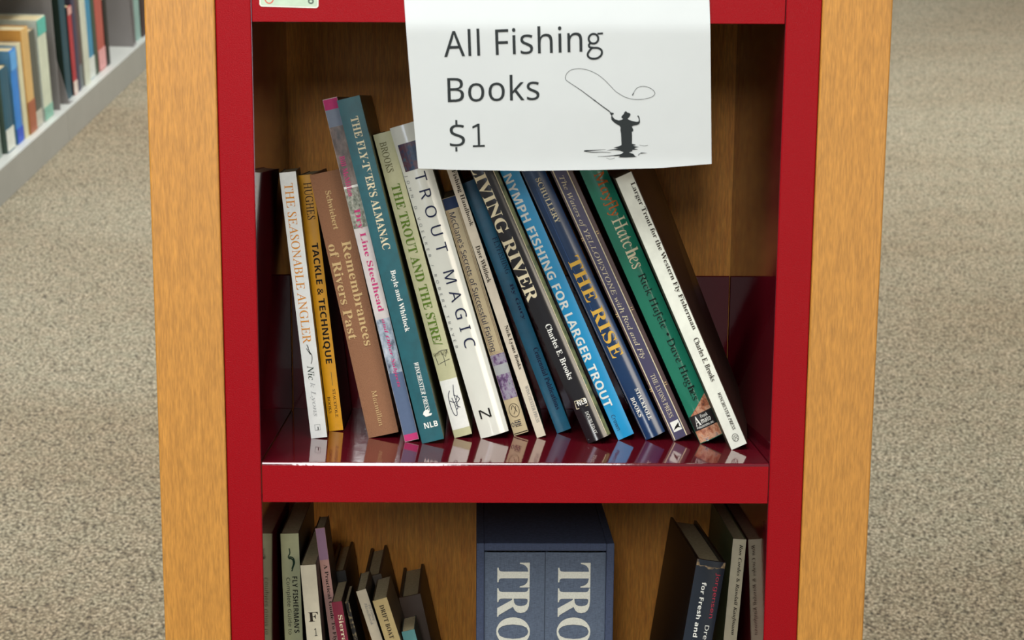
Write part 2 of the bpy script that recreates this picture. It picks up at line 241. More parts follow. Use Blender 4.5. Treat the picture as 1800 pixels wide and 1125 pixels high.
  70: [302,[-23,0,-20,10,-18,10,7,14,16,19,23,27,34,55,96,287,101,312,98,323,92,330,80,334,63,336,66,346,314,346,298,264,288,264,289,269,289,274,285,300,275,317,256,325,229,329,189,329,172,327,163,324,154,312,145,278,123,192,151,192,192,196,206,202,218,212,227,225,236,242,246,242,213,117,202,117,204,129,204,142,202,158,195,168,182,173,158,175,119,175,87,52,85,42,84,33,86,21,93,15,126,9,125,0]],
  72: [388,[-25,0,-23,10,-21,10,5,14,13,19,20,27,31,54,94,287,98,312,96,323,89,330,78,334,61,336,63,346,201,346,199,336,197,336,177,334,163,327,153,313,145,290,124,213,122,202,126,195,138,193,266,193,278,195,284,204,306,287,310,312,308,323,301,330,289,334,272,336,275,346,413,346,410,336,406,336,387,334,374,327,364,313,357,292,295,60,291,45,290,34,292,23,299,16,310,12,328,10,325,0,187,0,190,10,192,10,217,14,226,19,233,27,243,54,271,158,272,162,272,166,268,173,256,174,128,174,116,172,111,164,83,60,79,45,78,34,80,23,87,16,98,12,116,10,113,0]],
  76: [334,[-18,0,-16,10,-14,10,7,12,21,19,31,32,39,54,101,287,104,302,106,312,103,323,97,330,85,334,68,336,70,346,208,346,204,337,185,334,171,327,161,314,153,293,93,69,88,48,86,38,88,28,94,22,123,18,158,18,193,19,222,24,244,34,263,49,280,70,297,98,307,98,274,0]],
  78: [373,[252,-8,115,278,56,63,52,45,51,32,53,21,60,15,91,10,88,0,-25,0,-23,10,-2,12,13,19,23,32,31,54,97,293,98,298,99,304,96,315,89,326,78,333,64,336,61,336,63,346,136,346,263,81,318,284,322,302,324,314,321,325,314,331,283,336,286,346,399,346,396,336,371,333,361,328,354,320,343,292,261,-8]],
  79: [385,[149,-8,111,-4,78,8,52,27,32,52,20,84,16,121,19,154,29,188,43,221,63,252,86,280,113,304,142,325,173,340,205,350,238,354,275,350,308,338,333,318,352,293,364,261,368,225,366,197,359,169,348,140,334,113,317,87,298,63,276,42,253,24,204,0],[150,8,175,11,199,22,222,38,244,60,263,85,279,114,293,146,303,179,309,213,312,247,307,286,293,315,270,333,239,339,212,335,185,323,159,304,136,279,115,248,97,213,79,157,74,130,73,102,78,62,93,32,117,14]],
  82: [336,[-25,0,-23,10,-20,10,0,12,14,20,24,33,32,54,94,287,98,313,96,323,89,330,78,334,61,336,63,346,210,346,256,341,289,326,308,303,315,271,304,229,271,197,216,175,262,64,273,40,284,23,296,13,312,10,314,10,311,0,234,0,165,170,154,170,131,171,114,172,85,66,79,34,81,22,88,15,99,11,115,10,121,10,118,0],[151,186,196,192,230,209,251,236,258,271,250,303,226,323,187,330,167,327,155,318,147,297,118,188,133,187]],
  83: [275,[114,-7,80,-3,43,8,37,10,31,10,19,6,11,-6,2,-6,19,109,29,109,35,66,51,34,76,15,109,8,127,10,143,17,156,28,167,42,173,59,176,78,170,104,154,130,137,150,115,173,91,199,76,221,68,242,66,263,69,288,78,310,93,328,113,342,137,351,165,354,188,352,209,347,225,342,233,340,244,343,252,352,262,352,246,251,238,251,233,288,220,316,200,332,173,338,149,334,131,322,119,304,115,280,117,265,125,249,150,217,172,193,196,167,217,133,224,94,220,67,210,42,193,22,171,6,144,-4]],
  84: [313,[37,0,39,10,43,10,72,14,82,21,90,31,104,67,170,311,172,320,168,326,158,328,145,328,116,326,94,322,76,313,63,301,52,284,44,262,33,263,55,346,343,346,327,261,318,261,318,269,318,277,315,300,306,316,287,325,258,328,237,328,227,325,222,315,155,69,148,32,150,21,158,15,171,11,192,10,197,10,194,0]],
  87: [441,[62,-8,73,294,72,314,65,327,51,334,30,337,32,346,171,346,168,337,164,337,144,335,132,327,125,312,123,288,114,86,239,264,241,295,239,314,233,327,221,334,203,337,199,337,201,346,334,346,331,337,305,333,298,327,293,317,289,282,281,90,406,277,420,303,425,321,416,332,389,337,392,346,497,346,495,337,479,333,465,323,434,284,238,-8,228,-8,238,231,71,-8]],
  89: [307,[36,0,39,9,71,14,81,18,88,26,97,49,124,150,79,273,61,311,51,323,40,331,26,335,10,336,13,346,163,346,159,336,128,331,121,325,119,315,121,305,124,293,167,175,248,267,273,298,279,309,281,318,279,326,271,332,258,335,240,336,243,346,362,346,359,335,345,332,330,323,292,285,175,153,147,49,145,40,144,30,146,19,155,13,192,9,189,0]],
  97: [255,[37,-6,20,-3,6,8,-2,25,-5,48,0,89,14,131,36,170,67,204,101,228,137,236,161,229,173,209,180,230,218,230,172,67,165,33,167,28,174,26,188,34,210,60,217,54,179,9,146,-6,130,0,125,17,129,42,142,88,114,46,89,17,63,0],[61,25,73,27,86,36,113,65,138,105,156,150,161,172,163,192,157,215,138,223,114,216,92,198,72,169,55,131,44,91,40,55,45,32]],
  98: [254,[61,-6,34,-3,14,4,1,15,-4,27,-2,38,66,301,69,316,69,325,68,332,64,336,46,339,38,339,40,348,70,351,92,357,116,363,121,361,121,358,77,187,102,214,130,230,159,236,187,230,209,216,223,192,228,162,224,132,214,102,198,74,177,48,152,26,124,9,93,-2],[71,7,98,13,125,30,148,56,167,89,179,124,184,157,180,180,171,197,157,207,139,211,115,206,94,189,76,162,62,124,41,50,37,29,45,12]],
  99: [222,[74,-6,43,0,19,17,4,45,-1,81,2,106,9,130,20,154,36,177,54,196,76,213,111,230,149,236,169,233,185,225,195,213,199,199,197,187,192,178,184,172,174,170,157,175,152,190,154,199,160,208,162,212,164,216,160,221,147,223,121,217,97,202,75,177,59,146,48,112,44,80,47,54,57,34,72,21,91,17,130,28,170,61,178,53,143,20,109,1]],
  100: [264,[46,-6,24,-2,7,10,-3,29,-7,55,-4,80,4,107,16,135,33,162,52,186,74,208,91,220,109,229,126,234,143,236,167,231,181,219,203,310,205,317,205,325,204,331,200,336,181,339,174,339,176,348,205,351,228,357,252,363,255,361,257,358,256,353,255,349,179,60,176,45,174,33,177,25,186,23,203,32,228,60,236,54,214,27,196,9,179,-2,162,-6,142,0,136,20,140,46,150,84,124,44,99,16,73,0],[68,21,81,23,95,32,123,64,148,106,166,152,173,193,171,206,166,216,158,222,148,224,123,218,98,200,75,171,56,133,42,92,38,58,40,42,46,31,55,23]],
  101: [214,[66,-5,37,0,16,16,2,40,-3,73,-1,98,7,123,19,148,34,172,53,193,75,211,110,229,146,236,165,233,180,226,189,214,192,198,183,168,155,141,109,120,46,106,43,88,42,73,47,43,63,25,89,19,125,29,165,61,172,53,148,27,123,9,96,-2],[48,118,92,129,125,148,145,173,152,202,148,217,134,222,118,219,102,209,86,192,71,171,58,146]],
  102: [148,[-36,-114,-49,-112,-59,-106,-66,-97,-68,-87,-63,-70,-50,-65,-37,-69,-33,-81,-35,-89,-37,-95,-35,-99,-31,-100,-18,-95,-8,-81,2,-55,10,-19,53,211,5,211,9,227,56,227,62,254,77,300,100,334,129,355,161,363,179,360,193,352,202,341,205,327,199,310,181,304,167,309,163,324,163,329,165,333,167,339,163,346,153,349,135,342,121,321,111,286,98,227,157,227,154,211,95,211,75,112,50,6,37,-34,25,-64,-3,-101]],
  103: [213,[47,-114,12,-110,-16,-98,-33,-79,-39,-56,-31,-29,-10,-4,27,18,10,29,5,43,7,52,16,63,44,90,16,113,8,145,11,169,22,191,38,209,60,224,85,234,113,237,132,235,154,229,183,220,216,220,216,198,181,198,185,176,181,151,171,129,154,111,133,97,109,88,82,85,61,86,49,75,45,65,55,52,84,41,118,28,144,14,161,-4,166,-30,162,-53,151,-74,134,-91,110,-104,81,-111],[83,96,98,99,112,109,124,123,134,142,140,163,142,186,140,202,133,215,123,222,110,225,95,222,81,212,68,198,58,179,52,158,50,136,53,114,64,100],[56,-99,98,-93,123,-75,131,-45,129,-33,122,-23,98,-7,70,4,39,14,5,-15,-7,-48,0,-76,21,-93]],
  104: [300,[227,-5,208,-2,193,9,184,24,181,45,183,73,191,113,202,165,208,191,210,211,204,233,187,241,158,231,129,203,105,164,92,128,65,0,19,0,84,309,88,336,79,353,53,359,49,359,54,380,146,380,126,288,117,247,106,205,112,205,140,243,171,265,204,273,234,266,252,248,258,217,255,195,249,162,236,103,231,75,229,51,233,33,247,27,262,29,279,38,288,24,256,2]],
  105: [132,[91,293,82,295,73,301,67,309,66,319,67,328,73,337,82,343,91,345,101,343,109,337,115,328,117,319,115,308,110,300,101,295],[25,-6,6,1,0,22,3,40,9,64,41,180,43,189,45,197,43,205,37,210,13,214,15,223,48,227,72,231,92,236,96,234,98,230,97,225,96,221,47,59,43,39,46,28,54,24,72,34,97,63,104,55,76,21,50,1]],
  107: [252,[162,-6,149,-2,140,7,120,47,90,120,58,96,31,0,-10,0,77,309,79,324,78,332,73,336,53,339,46,339,49,349,81,353,104,358,118,362,126,363,129,361,131,357,128,347,63,117,145,179,164,196,171,209,165,216,147,219,151,228,251,228,249,219,218,211,183,190,122,144,160,54,170,35,177,29,185,27,202,35,224,59,232,51,213,26,195,9,177,-2]],
  108: [128,[24,-6,13,-4,5,1,0,9,-2,20,2,40,10,74,73,307,76,322,74,332,69,338,44,342,45,351,77,355,100,359,122,363,126,361,128,358,125,347,47,63,42,37,44,28,51,26,67,34,91,61,99,54,78,27,58,9,39,-2]],
  110: [271,[166,-7,155,-5,147,1,142,9,141,21,146,49,161,105,176,161,181,189,177,201,168,205,157,202,145,196,119,173,92,141,69,106,50,61,32,0,-9,0,40,165,46,196,44,204,40,209,17,212,13,212,15,221,50,226,75,231,97,236,99,234,99,229,69,132,106,177,140,209,170,228,196,235,218,228,225,207,223,187,218,166,189,66,184,48,183,37,185,28,193,25,210,36,232,68,240,62,216,24,191,1]],
  111: [261,[79,-6,45,0,19,16,3,42,-3,76,0,104,10,133,26,160,46,184,69,205,95,222,123,232,150,236,185,230,211,213,228,187,234,154,231,128,223,103,210,78,194,55,174,34,152,17,116,0],[84,9,104,12,124,24,141,41,157,64,171,89,181,116,187,143,190,169,185,199,171,217,147,223,123,217,99,199,76,172,58,137,46,98,42,62,44,39,53,22,66,12]],
  114: [167,[-10,0,34,156,42,193,40,202,35,208,10,212,11,221,44,227,67,231,88,236,92,234,93,229,67,134,118,210,155,236,164,234,171,229,175,221,177,211,174,198,169,188,160,181,149,179,134,185,129,191,127,200,88,148,56,82,31,0]],
  115: [185,[58,-6,39,-5,24,-1,5,5,-3,3,-7,-3,-16,-3,-6,79,3,79,7,48,18,26,33,12,53,8,69,10,82,20,91,33,94,51,90,69,78,89,62,109,47,130,34,154,30,177,34,200,47,219,67,231,92,236,110,234,124,231,144,225,152,227,156,234,164,234,154,160,146,160,137,195,121,216,97,223,86,220,76,214,70,205,68,194,72,176,86,155,102,135,116,115,128,91,134,66,131,47,124,30,112,15,97,4,79,-4]],
  116: [139,[25,-6,7,0,1,20,2,33,5,46,49,211,15,211,16,221,47,233,75,256,101,292,113,292,94,227,136,227,132,211,90,211,49,58,45,34,47,26,54,23,69,32,93,59,100,51,61,8]],
  119: [332,[36,-6,33,130,31,174,25,200,15,211,0,215,-3,215,-2,224,23,228,40,232,52,235,60,236,68,209,72,128,73,68,178,236,186,236,205,53,241,95,278,146,287,164,290,179,280,193,273,203,270,214,272,223,276,230,283,234,292,236,301,233,308,227,313,217,315,204,299,155,254,87,179,-6,171,-6,153,165,45,-6]],
  121: [201,[-33,-114,-43,-113,-51,-108,-56,-102,-58,-93,-56,-85,-52,-79,-45,-74,-36,-73,-23,-77,-7,-81,7,-74,26,-52,59,-5,33,131,27,161,22,182,16,196,8,206,-3,212,-18,214,-16,223,6,226,24,231,47,236,54,225,63,192,75,133,92,43,128,103,149,139,158,159,162,174,158,185,150,194,142,200,138,206,137,215,139,223,143,229,150,234,160,235,170,233,178,227,184,216,186,203,178,166,155,118,131,76,99,26,64,-25,29,-70,-5,-102,-19,-111]],
 },
 's': {
  36: [295,[124,17,68,21,26,32,26,69,70,57,97,52,126,51,161,54,186,65,201,80,206,101,204,114,199,126,188,136,173,144,122,163,82,179,53,199,36,223,30,255,34,277,45,297,62,312,85,323,112,330,144,333,198,329,243,316,229,283,188,294,143,299,114,296,93,286,80,273,76,255,77,240,83,229,93,218,108,210,154,193,207,171,226,158,240,144,248,126,251,104,242,67,217,40,176,23]],
  39: [94,[37,231,58,231,69,300,69,358,25,358,25,300]],
  47: [141,[4,-5,39,-5,137,346,102,346]],
  49: [286,[60,0,60,28,134,28,134,296,62,268,62,300,140,336,168,336,168,28,236,28,236,0]],
  65: [320,[0,0,140,359,180,359,319,0,273,0,230,111,88,111,46,0],[103,151,216,151,176,259,171,273,164,295,159,312,151,282,144,259]],
  66: [325,[49,0,49,357,151,357,209,352,252,337,277,310,286,269,282,240,269,216,247,199,218,190,218,187,239,182,259,174,275,163,288,147,295,127,298,102,290,59,265,27,225,7,174,0],[94,205,160,205,198,209,223,220,235,238,240,264,234,289,219,306,192,315,153,319,94,319],[94,38,166,38,206,43,232,57,245,78,250,105,245,130,231,150,204,163,162,168,94,168]],
  67: [316,[195,-5,145,1,104,18,72,45,49,82,35,127,31,179,35,230,50,274,75,311,109,339,151,356,202,362,255,357,301,341,282,303,246,317,225,321,202,323,166,318,136,305,111,284,86,238,78,179,86,119,109,73,133,52,163,39,201,35,246,39,287,49,287,10,245,-2]],
  68: [365,[49,0,49,357,159,357,209,352,252,337,287,312,313,278,329,235,335,182,329,127,313,81,285,46,248,20,202,5,148,0],[94,39,142,39,194,44,235,61,264,90,281,129,287,181,283,224,271,259,252,285,209,310,152,319,94,319]],
  69: [278,[49,0,49,357,248,357,248,318,94,318,94,206,239,206,239,167,94,167,94,40,248,40,248,0]],
  70: [260,[49,0,49,357,248,357,248,318,94,318,94,191,239,191,239,152,94,152,94,0]],
  71: [364,[202,-5,150,1,108,17,75,44,50,81,35,126,31,179,36,231,53,275,79,312,116,339,161,356,216,362,272,357,322,341,305,302,262,317,238,321,213,323,173,318,140,305,113,284,86,238,78,179,81,138,91,103,109,74,135,52,169,39,212,34,252,37,282,43,282,149,204,149,204,189,327,189,327,14,269,-1]],
  72: [371,[49,0,49,357,94,357,94,206,277,206,277,357,322,357,322,0,277,0,277,167,94,167,94,0]],
  73: [170,[20,0,20,26,62,36,62,321,20,331,20,357,149,357,149,331,107,321,107,36,149,26,149,0]],
  74: [137,[-2,-95,-23,-93,-39,-89,-39,-51,-22,-54,-3,-56,21,-51,31,-44,39,-33,44,-18,46,2,46,357,91,357,91,6,85,-39,66,-71,36,-89]],
  75: [310,[49,0,49,357,94,357,94,181,124,215,155,249,252,357,304,357,163,202,310,0,257,0,130,171,94,139,94,0]],
  76: [262,[49,0,49,357,94,357,94,40,250,40,250,0]],
  77: [454,[49,0,49,357,115,357,225,65,227,65,339,357,405,357,405,0,361,0,361,220,362,271,364,313,362,313,243,0,206,0,89,313,89,271,90,217,90,0]],
  78: [380,[49,0,49,357,101,357,291,62,293,62,292,86,290,121,290,156,290,357,332,357,332,0,279,0,88,297,86,297,89,253,90,200,90,0]],
  79: [391,[196,-5,145,1,103,18,71,46,49,83,35,127,31,180,35,231,49,275,71,312,103,340,145,357,196,363,245,357,286,340,318,312,341,276,355,231,360,179,355,127,341,82,318,46,286,18,245,1],[196,34,233,38,262,51,285,73,305,119,313,179,306,239,285,285,262,306,233,319,196,323,159,319,129,306,107,285,85,239,78,179,85,119,107,73,129,51,159,38]],
  82: [311,[49,0,49,357,147,357,205,351,245,332,269,300,277,256,274,229,267,208,255,191,240,178,206,160,304,0,251,0,165,148,94,148,94,0],[94,186,147,186,185,190,211,203,226,224,231,254,225,283,210,303,183,314,145,318,94,318]],
  83: [275,[124,-5,68,-1,26,12,26,55,70,41,97,36,126,34,161,38,186,50,201,68,206,92,204,108,199,121,188,133,173,143,122,165,82,183,53,206,36,234,30,271,34,297,45,320,62,338,85,351,112,359,144,362,198,357,243,342,229,304,188,317,143,323,114,319,93,308,80,292,76,271,77,254,83,241,93,229,108,219,154,199,207,174,226,159,240,142,248,121,251,96,242,53,217,22,176,2]],
  84: [278,[117,0,117,318,5,318,5,357,273,357,273,318,162,318,162,0]],
  85: [366,[181,-5,122,4,80,31,54,73,45,127,45,357,90,357,90,126,96,87,113,58,142,40,184,34,225,40,254,60,270,89,275,126,275,357,320,357,320,126,316,91,305,59,286,33,259,12,224,-1]],
  86: [300,[128,0,0,357,47,357,128,128,141,87,150,50,159,87,173,129,252,357,300,357,173,0]],
  97: [281,[108,-5,74,0,47,14,29,39,23,75,31,110,55,136,95,153,152,160,197,162,197,178,193,206,183,224,165,234,142,237,121,235,102,231,66,217,53,250,94,266,119,271,144,273,187,267,217,251,234,223,240,183,240,0,208,0,200,38,198,38,180,19,161,6,138,-2],[118,31,149,35,174,49,191,73,197,107,197,131,157,130,115,125,88,114,73,97,69,74,72,54,82,41,98,33]],
  99: [240,[150,-5,116,-1,87,10,62,28,43,55,31,89,28,133,32,177,44,213,63,240,89,259,119,269,153,273,193,269,224,259,210,222,182,231,152,235,108,223,82,189,73,133,78,90,92,59,116,39,150,33,188,38,219,49,219,10,189,-1]],
  100: [308,[138,-5,93,4,58,30,35,73,28,134,35,194,58,238,93,264,138,273,166,270,189,262,207,249,221,234,224,234,222,253,221,273,221,380,265,380,265,0,230,0,223,36,207,20,189,7,166,-2],[145,32,181,37,204,55,217,84,222,125,222,133,217,177,205,210,182,230,144,237,113,229,91,208,77,175,73,133,77,90,91,58,113,38]],
  101: [282,[157,-5,121,-1,89,11,63,30,44,57,32,91,28,132,31,173,42,208,60,235,84,256,113,269,146,273,178,269,205,258,227,240,243,216,253,186,257,152,257,126,73,126,79,85,96,56,123,38,159,33,204,37,245,51,245,13,204,-1],[74,161,211,161,206,191,195,216,175,232,146,237,117,232,96,217,81,193]],
  102: [172,[55,0,55,234,8,234,8,255,55,270,55,285,60,330,78,360,105,377,142,383,171,380,194,374,182,339,164,344,142,347,123,343,109,332,101,313,99,286,99,268,166,268,166,234,99,234,99,0]],
  103: [308,[145,-120,91,-116,49,-103,49,-63,93,-78,148,-84,178,-78,202,-63,217,-39,222,-8,222,3,222,20,223,36,200,13,172,-1,138,-5,92,4,57,32,35,75,28,134,35,191,57,235,92,264,138,273,163,271,185,263,205,250,222,233,224,233,230,268,265,268,265,-5,258,-55,236,-91,198,-113],[145,31,180,36,204,53,217,81,222,123,222,134,217,181,203,212,179,230,144,236,114,229,92,209,78,177,73,133,78,89,91,57,114,38]],
  104: [309,[43,0,43,380,87,380,87,269,84,231,87,231,102,249,122,262,145,270,171,273,213,267,244,249,262,219,269,175,269,0,225,0,225,172,218,207,198,229,165,236,127,230,103,211,91,180,87,139,87,0]],
  105: [129,[65,313,55,314,47,320,41,328,39,341,41,353,47,362,55,367,65,369,74,367,83,362,89,353,91,341,89,328,83,320,74,314],[43,0,43,268,87,268,87,0]],
  107: [267,[43,0,43,380,86,380,86,182,86,162,84,138,95,150,107,165,118,178,204,268,255,268,147,154,263,0,210,0,117,125,86,99,86,0]],
  108: [129,[43,0,43,380,87,380,87,0]],
  109: [468,[43,0,43,268,78,268,85,232,87,232,102,250,121,263,143,270,166,273,203,268,230,253,248,228,251,228,266,248,287,262,311,270,337,273,376,267,405,250,421,219,427,175,427,0,384,0,384,173,377,208,359,229,329,236,296,230,273,214,261,186,257,148,257,0,213,0,213,173,207,208,189,229,158,236,124,230,102,211,90,181,87,139,87,0]],
  110: [309,[43,0,43,268,78,268,85,232,87,232,103,250,123,263,147,270,172,273,214,267,244,250,262,219,269,175,269,0,225,0,225,172,218,207,198,229,165,236,127,230,104,211,91,181,87,139,87,0]],
  111: [303,[151,-5,117,-1,87,11,62,31,44,59,32,93,28,135,36,193,61,237,101,264,152,273,186,269,216,257,241,237,260,210,272,176,275,135,267,75,242,32,202,4],[152,32,187,38,211,59,225,92,230,135,225,177,211,209,187,229,151,236,116,229,92,209,78,177,73,135,78,92,92,59,116,38]],
  112: [308,[43,-120,43,268,79,268,85,232,100,248,118,261,141,270,170,273,215,264,250,239,272,195,280,135,272,74,250,31,215,4,170,-5,141,-2,118,7,100,19,87,34,84,34,86,13,87,-10,87,-120],[163,32,185,35,203,45,217,61,227,82,233,107,235,135,230,176,217,209,194,229,162,236,127,230,104,213,91,184,87,143,87,135,91,91,103,58,126,38]],
  114: [206,[43,0,43,268,79,268,84,219,100,240,119,257,141,269,168,273,184,272,199,270,194,230,179,232,165,233,145,230,126,222,110,208,97,190,89,168,87,143,87,0]],
  115: [240,[110,-5,62,-1,26,12,26,52,65,37,88,32,111,31,140,33,160,41,171,54,175,70,169,88,149,104,109,122,64,142,48,153,36,166,28,182,26,202,32,232,53,255,85,268,126,273,172,268,212,255,197,220,161,232,123,237,99,235,82,228,71,218,68,205,69,194,74,186,96,171,137,154,180,134,196,123,208,110,215,94,217,74,210,40,188,15,154,0]],
  116: [181,[125,-5,104,-3,86,2,70,12,57,28,49,49,46,78,46,234,8,234,8,255,47,273,64,330,90,330,90,268,168,268,168,234,90,234,90,79,93,58,102,43,115,34,132,31,153,33,170,37,170,3,150,-3]],
  117: [309,[137,-5,95,1,64,18,46,48,40,93,40,268,84,268,84,96,91,60,110,39,144,32,181,38,205,57,218,87,223,128,223,268,267,268,267,0,231,0,224,36,207,17,186,5,162,-3]],
  119: [393,[79,1,6,269,51,269,88,126,99,82,106,46,112,67,119,93,126,118,173,269,221,269,267,118,278,81,285,46,294,81,305,126,343,269,388,269,313,1,262,1,216,152,204,192,197,223,195,223,189,192,177,151,129,1]],
 },
 'sb': {
  38: [313,[248,170,232,141,211,115,163,170,199,200,219,229,226,261,215,298,186,325,144,335,97,325,67,297,56,256,68,214,95,177,53,148,24,115,14,77,26,35,57,6,100,-5,132,0,168,16,208,47,247,0,310,0,241,80,275,125,297,170],[178,81,142,52,105,41,76,51,63,77,70,101,90,122,123,145],[104,261,115,284,141,293,161,288,175,276,180,258,171,232,136,203,114,229]],
  39: [94,[37,231,58,231,69,300,69,358,25,358,25,300]],
  44: [110,[30,-59,62,-42,82,-16,88,13,84,39,71,55,53,62,31,53,23,33,30,13,48,5,46,-25,30,-50]],
  46: [110,[55,56,33,47,25,26,33,4,55,-5,76,4,85,26,76,47]],
  65: [345,[0,0,126,359,219,359,345,0,264,0,238,85,108,85,82,0],[127,149,220,149,193,232,187,253,179,280,173,303,166,278,158,250,152,232]],
  66: [336,[45,0,45,357,156,357,219,352,264,337,284,320,296,297,301,267,297,238,286,215,269,198,246,190,246,187,263,182,278,175,291,164,301,149,307,129,310,104,301,60,275,28,233,7,179,0],[121,216,165,216,192,218,210,226,220,239,223,257,219,274,208,286,189,293,161,295,121,295],[121,63,170,63,199,66,218,76,228,91,231,111,228,129,217,143,198,152,168,156,121,156]],
  67: [319,[190,-5,139,1,99,18,68,45,46,82,33,126,29,178,34,229,49,274,72,311,105,339,147,356,197,362,223,360,250,355,301,337,277,275,236,292,216,297,197,299,158,291,130,267,113,228,107,178,112,127,128,89,156,66,197,58,240,63,288,77,288,14,241,-1]],
  69: [280,[45,0,45,357,251,357,251,295,121,295,121,217,242,217,242,155,121,155,121,63,251,63,251,0]],
  70: [275,[45,0,45,357,250,357,250,295,120,295,120,203,241,203,241,141,120,141,120,0]],
  71: [362,[195,-5,146,0,105,16,72,42,48,78,34,124,29,179,34,231,51,276,77,312,114,340,160,356,216,362,244,361,272,356,322,340,297,280,259,294,215,299,184,295,158,284,136,266,120,242,110,212,107,178,109,145,117,116,129,91,147,73,170,62,200,58,227,60,248,63,248,138,181,138,181,201,322,201,322,16,264,1,231,-4]],
  72: [383,[45,0,45,357,121,357,121,217,262,217,262,357,338,357,338,0,262,0,262,154,121,154,121,0]],
  73: [195,[16,0,16,43,60,63,60,294,16,314,16,357,179,357,179,314,135,294,135,63,179,43,179,0]],
  75: [332,[45,0,45,357,121,357,121,194,135,215,151,236,247,357,331,357,207,199,332,0,246,0,153,151,121,128,121,0]],
  76: [282,[45,0,45,357,121,357,121,63,266,63,266,0]],
  77: [472,[45,0,45,357,148,357,233,84,324,357,427,357,427,0,356,0,356,169,357,208,358,250,360,280,358,280,266,0,196,0,110,280,108,280,110,250,112,207,113,166,113,0]],
  78: [407,[45,0,45,357,141,357,296,90,295,139,294,188,294,357,362,357,362,0,266,0,110,270,108,270,111,219,113,168,113,0]],
  79: [398,[199,-5,146,1,103,18,70,46,47,83,34,127,29,180,34,231,47,276,70,312,103,340,146,357,200,363,252,357,295,340,328,312,351,276,364,231,369,179,364,127,351,82,328,46,295,18,252,1],[199,59,241,67,269,91,284,129,290,179,284,229,269,268,241,292,200,300,158,292,130,268,114,229,109,179,114,129,130,91,158,67]],
  80: [314,[45,0,45,357,159,357,219,350,260,327,284,292,292,246,288,215,279,187,261,163,235,144,200,131,153,127,121,127,121,0],[121,189,146,189,174,192,196,202,210,218,215,243,208,272,188,289,155,295,121,295]],
  81: [398,[270,-85,205,-5,199,-5,146,1,103,18,70,46,47,83,34,127,29,180,34,231,47,276,70,312,103,340,146,357,200,363,252,357,295,340,328,312,351,276,364,231,369,179,364,123,348,75,320,37,281,11,367,-85],[199,59,241,67,269,91,284,129,290,179,284,229,269,268,241,292,200,300,158,292,130,268,114,229,109,179,114,129,130,91,158,67]],
  82: [330,[45,0,45,357,149,357,212,350,257,331,283,297,292,250,289,227,282,207,272,190,258,176,225,156,330,0,246,0,161,137,121,137,121,0],[121,199,145,199,177,202,199,211,211,227,215,248,211,270,198,284,176,292,144,295,121,295]],
  83: [275,[124,-5,71,0,23,16,23,87,76,67,103,60,130,58,154,60,170,68,179,80,182,96,177,114,162,128,112,154,85,168,57,189,45,202,36,219,29,238,27,261,35,303,60,335,98,355,148,362,175,360,201,356,254,337,230,278,186,294,146,299,127,296,113,289,104,278,101,263,105,246,118,233,169,206,215,179,232,164,245,146,253,125,256,99,247,56,221,23,180,2]],
  84: [290,[107,0,107,294,10,294,10,357,280,357,280,294,183,294,183,0]],
  85: [378,[188,-5,144,-1,108,11,80,31,52,73,43,127,43,357,118,357,118,139,123,101,136,77,158,63,190,59,221,63,243,78,256,103,260,139,260,357,336,357,336,126,331,91,319,59,299,33,270,12,233,-1]],
  87: [484,[91,0,0,357,75,357,120,162,127,133,133,98,138,69,142,98,149,132,154,157,206,357,278,357,330,157,335,132,342,98,346,69,351,98,357,133,364,162,409,357,484,357,393,0,307,0,258,188,254,204,249,228,245,253,242,271,239,253,234,228,229,204,225,187,177,0]],
  89: [312,[119,0,119,137,0,357,82,357,156,210,231,357,312,357,194,139,194,0]],
  97: [302,[106,-5,72,0,45,16,27,43,21,82,29,119,52,146,90,162,143,169,191,170,191,182,188,201,179,214,166,221,148,224,109,218,71,204,47,254,70,264,95,272,123,277,151,279,200,273,235,255,257,225,265,182,265,0,213,0,198,37,196,37,178,18,159,5,136,-3],[134,50,156,53,174,64,186,81,191,104,191,127,162,126,131,122,112,113,101,99,98,81,100,66,108,57,119,51]],
  100: [317,[126,-5,84,4,51,31,30,75,23,136,30,198,52,242,85,269,128,278,154,275,176,267,193,254,206,238,209,238,205,261,203,293,203,380,278,380,278,0,221,0,206,36,203,36,190,20,174,7,152,-2],[152,55,178,59,195,73,204,96,208,128,208,136,205,171,196,197,178,212,151,218,129,212,112,196,102,170,98,135,102,100,112,75,129,60]],
  101: [296,[163,-5,124,-1,90,10,62,29,41,57,27,91,23,135,27,178,39,214,58,242,84,262,115,274,152,278,202,270,241,246,266,207,274,154,274,118,98,118,103,90,117,69,138,55,166,51,214,56,259,72,259,15,216,0],[100,168,204,168,201,190,191,209,175,221,152,225,132,222,116,211,105,193]],
  102: [194,[51,0,51,217,10,217,10,253,51,273,51,293,54,324,63,347,77,364,96,375,120,380,148,383,187,379,216,371,197,317,179,321,156,324,142,321,133,314,127,303,126,290,126,273,190,273,190,217,126,217,126,0]],
  104: [329,[39,0,39,380,114,380,114,303,112,264,110,238,114,238,129,256,148,269,169,276,193,278,233,272,264,254,284,223,291,178,291,0,217,0,217,160,212,192,197,212,173,219,144,213,126,195,117,167,114,128,114,0]],
  107: [310,[39,0,39,380,114,380,114,210,112,179,110,149,126,170,143,190,220,273,304,273,195,155,310,0,224,0,146,111,114,85,114,0]],
  108: [153,[39,0,39,380,114,380,114,0]],
  109: [491,[39,0,39,273,96,273,106,238,110,238,125,256,144,269,166,276,190,278,217,276,241,268,259,256,273,238,279,238,294,256,314,269,336,276,360,278,400,272,430,254,448,223,454,178,454,0,379,0,379,160,374,192,361,212,338,219,313,213,296,198,287,172,284,137,284,0,209,0,209,160,204,192,191,212,168,219,142,213,125,195,116,167,114,128,114,0]],
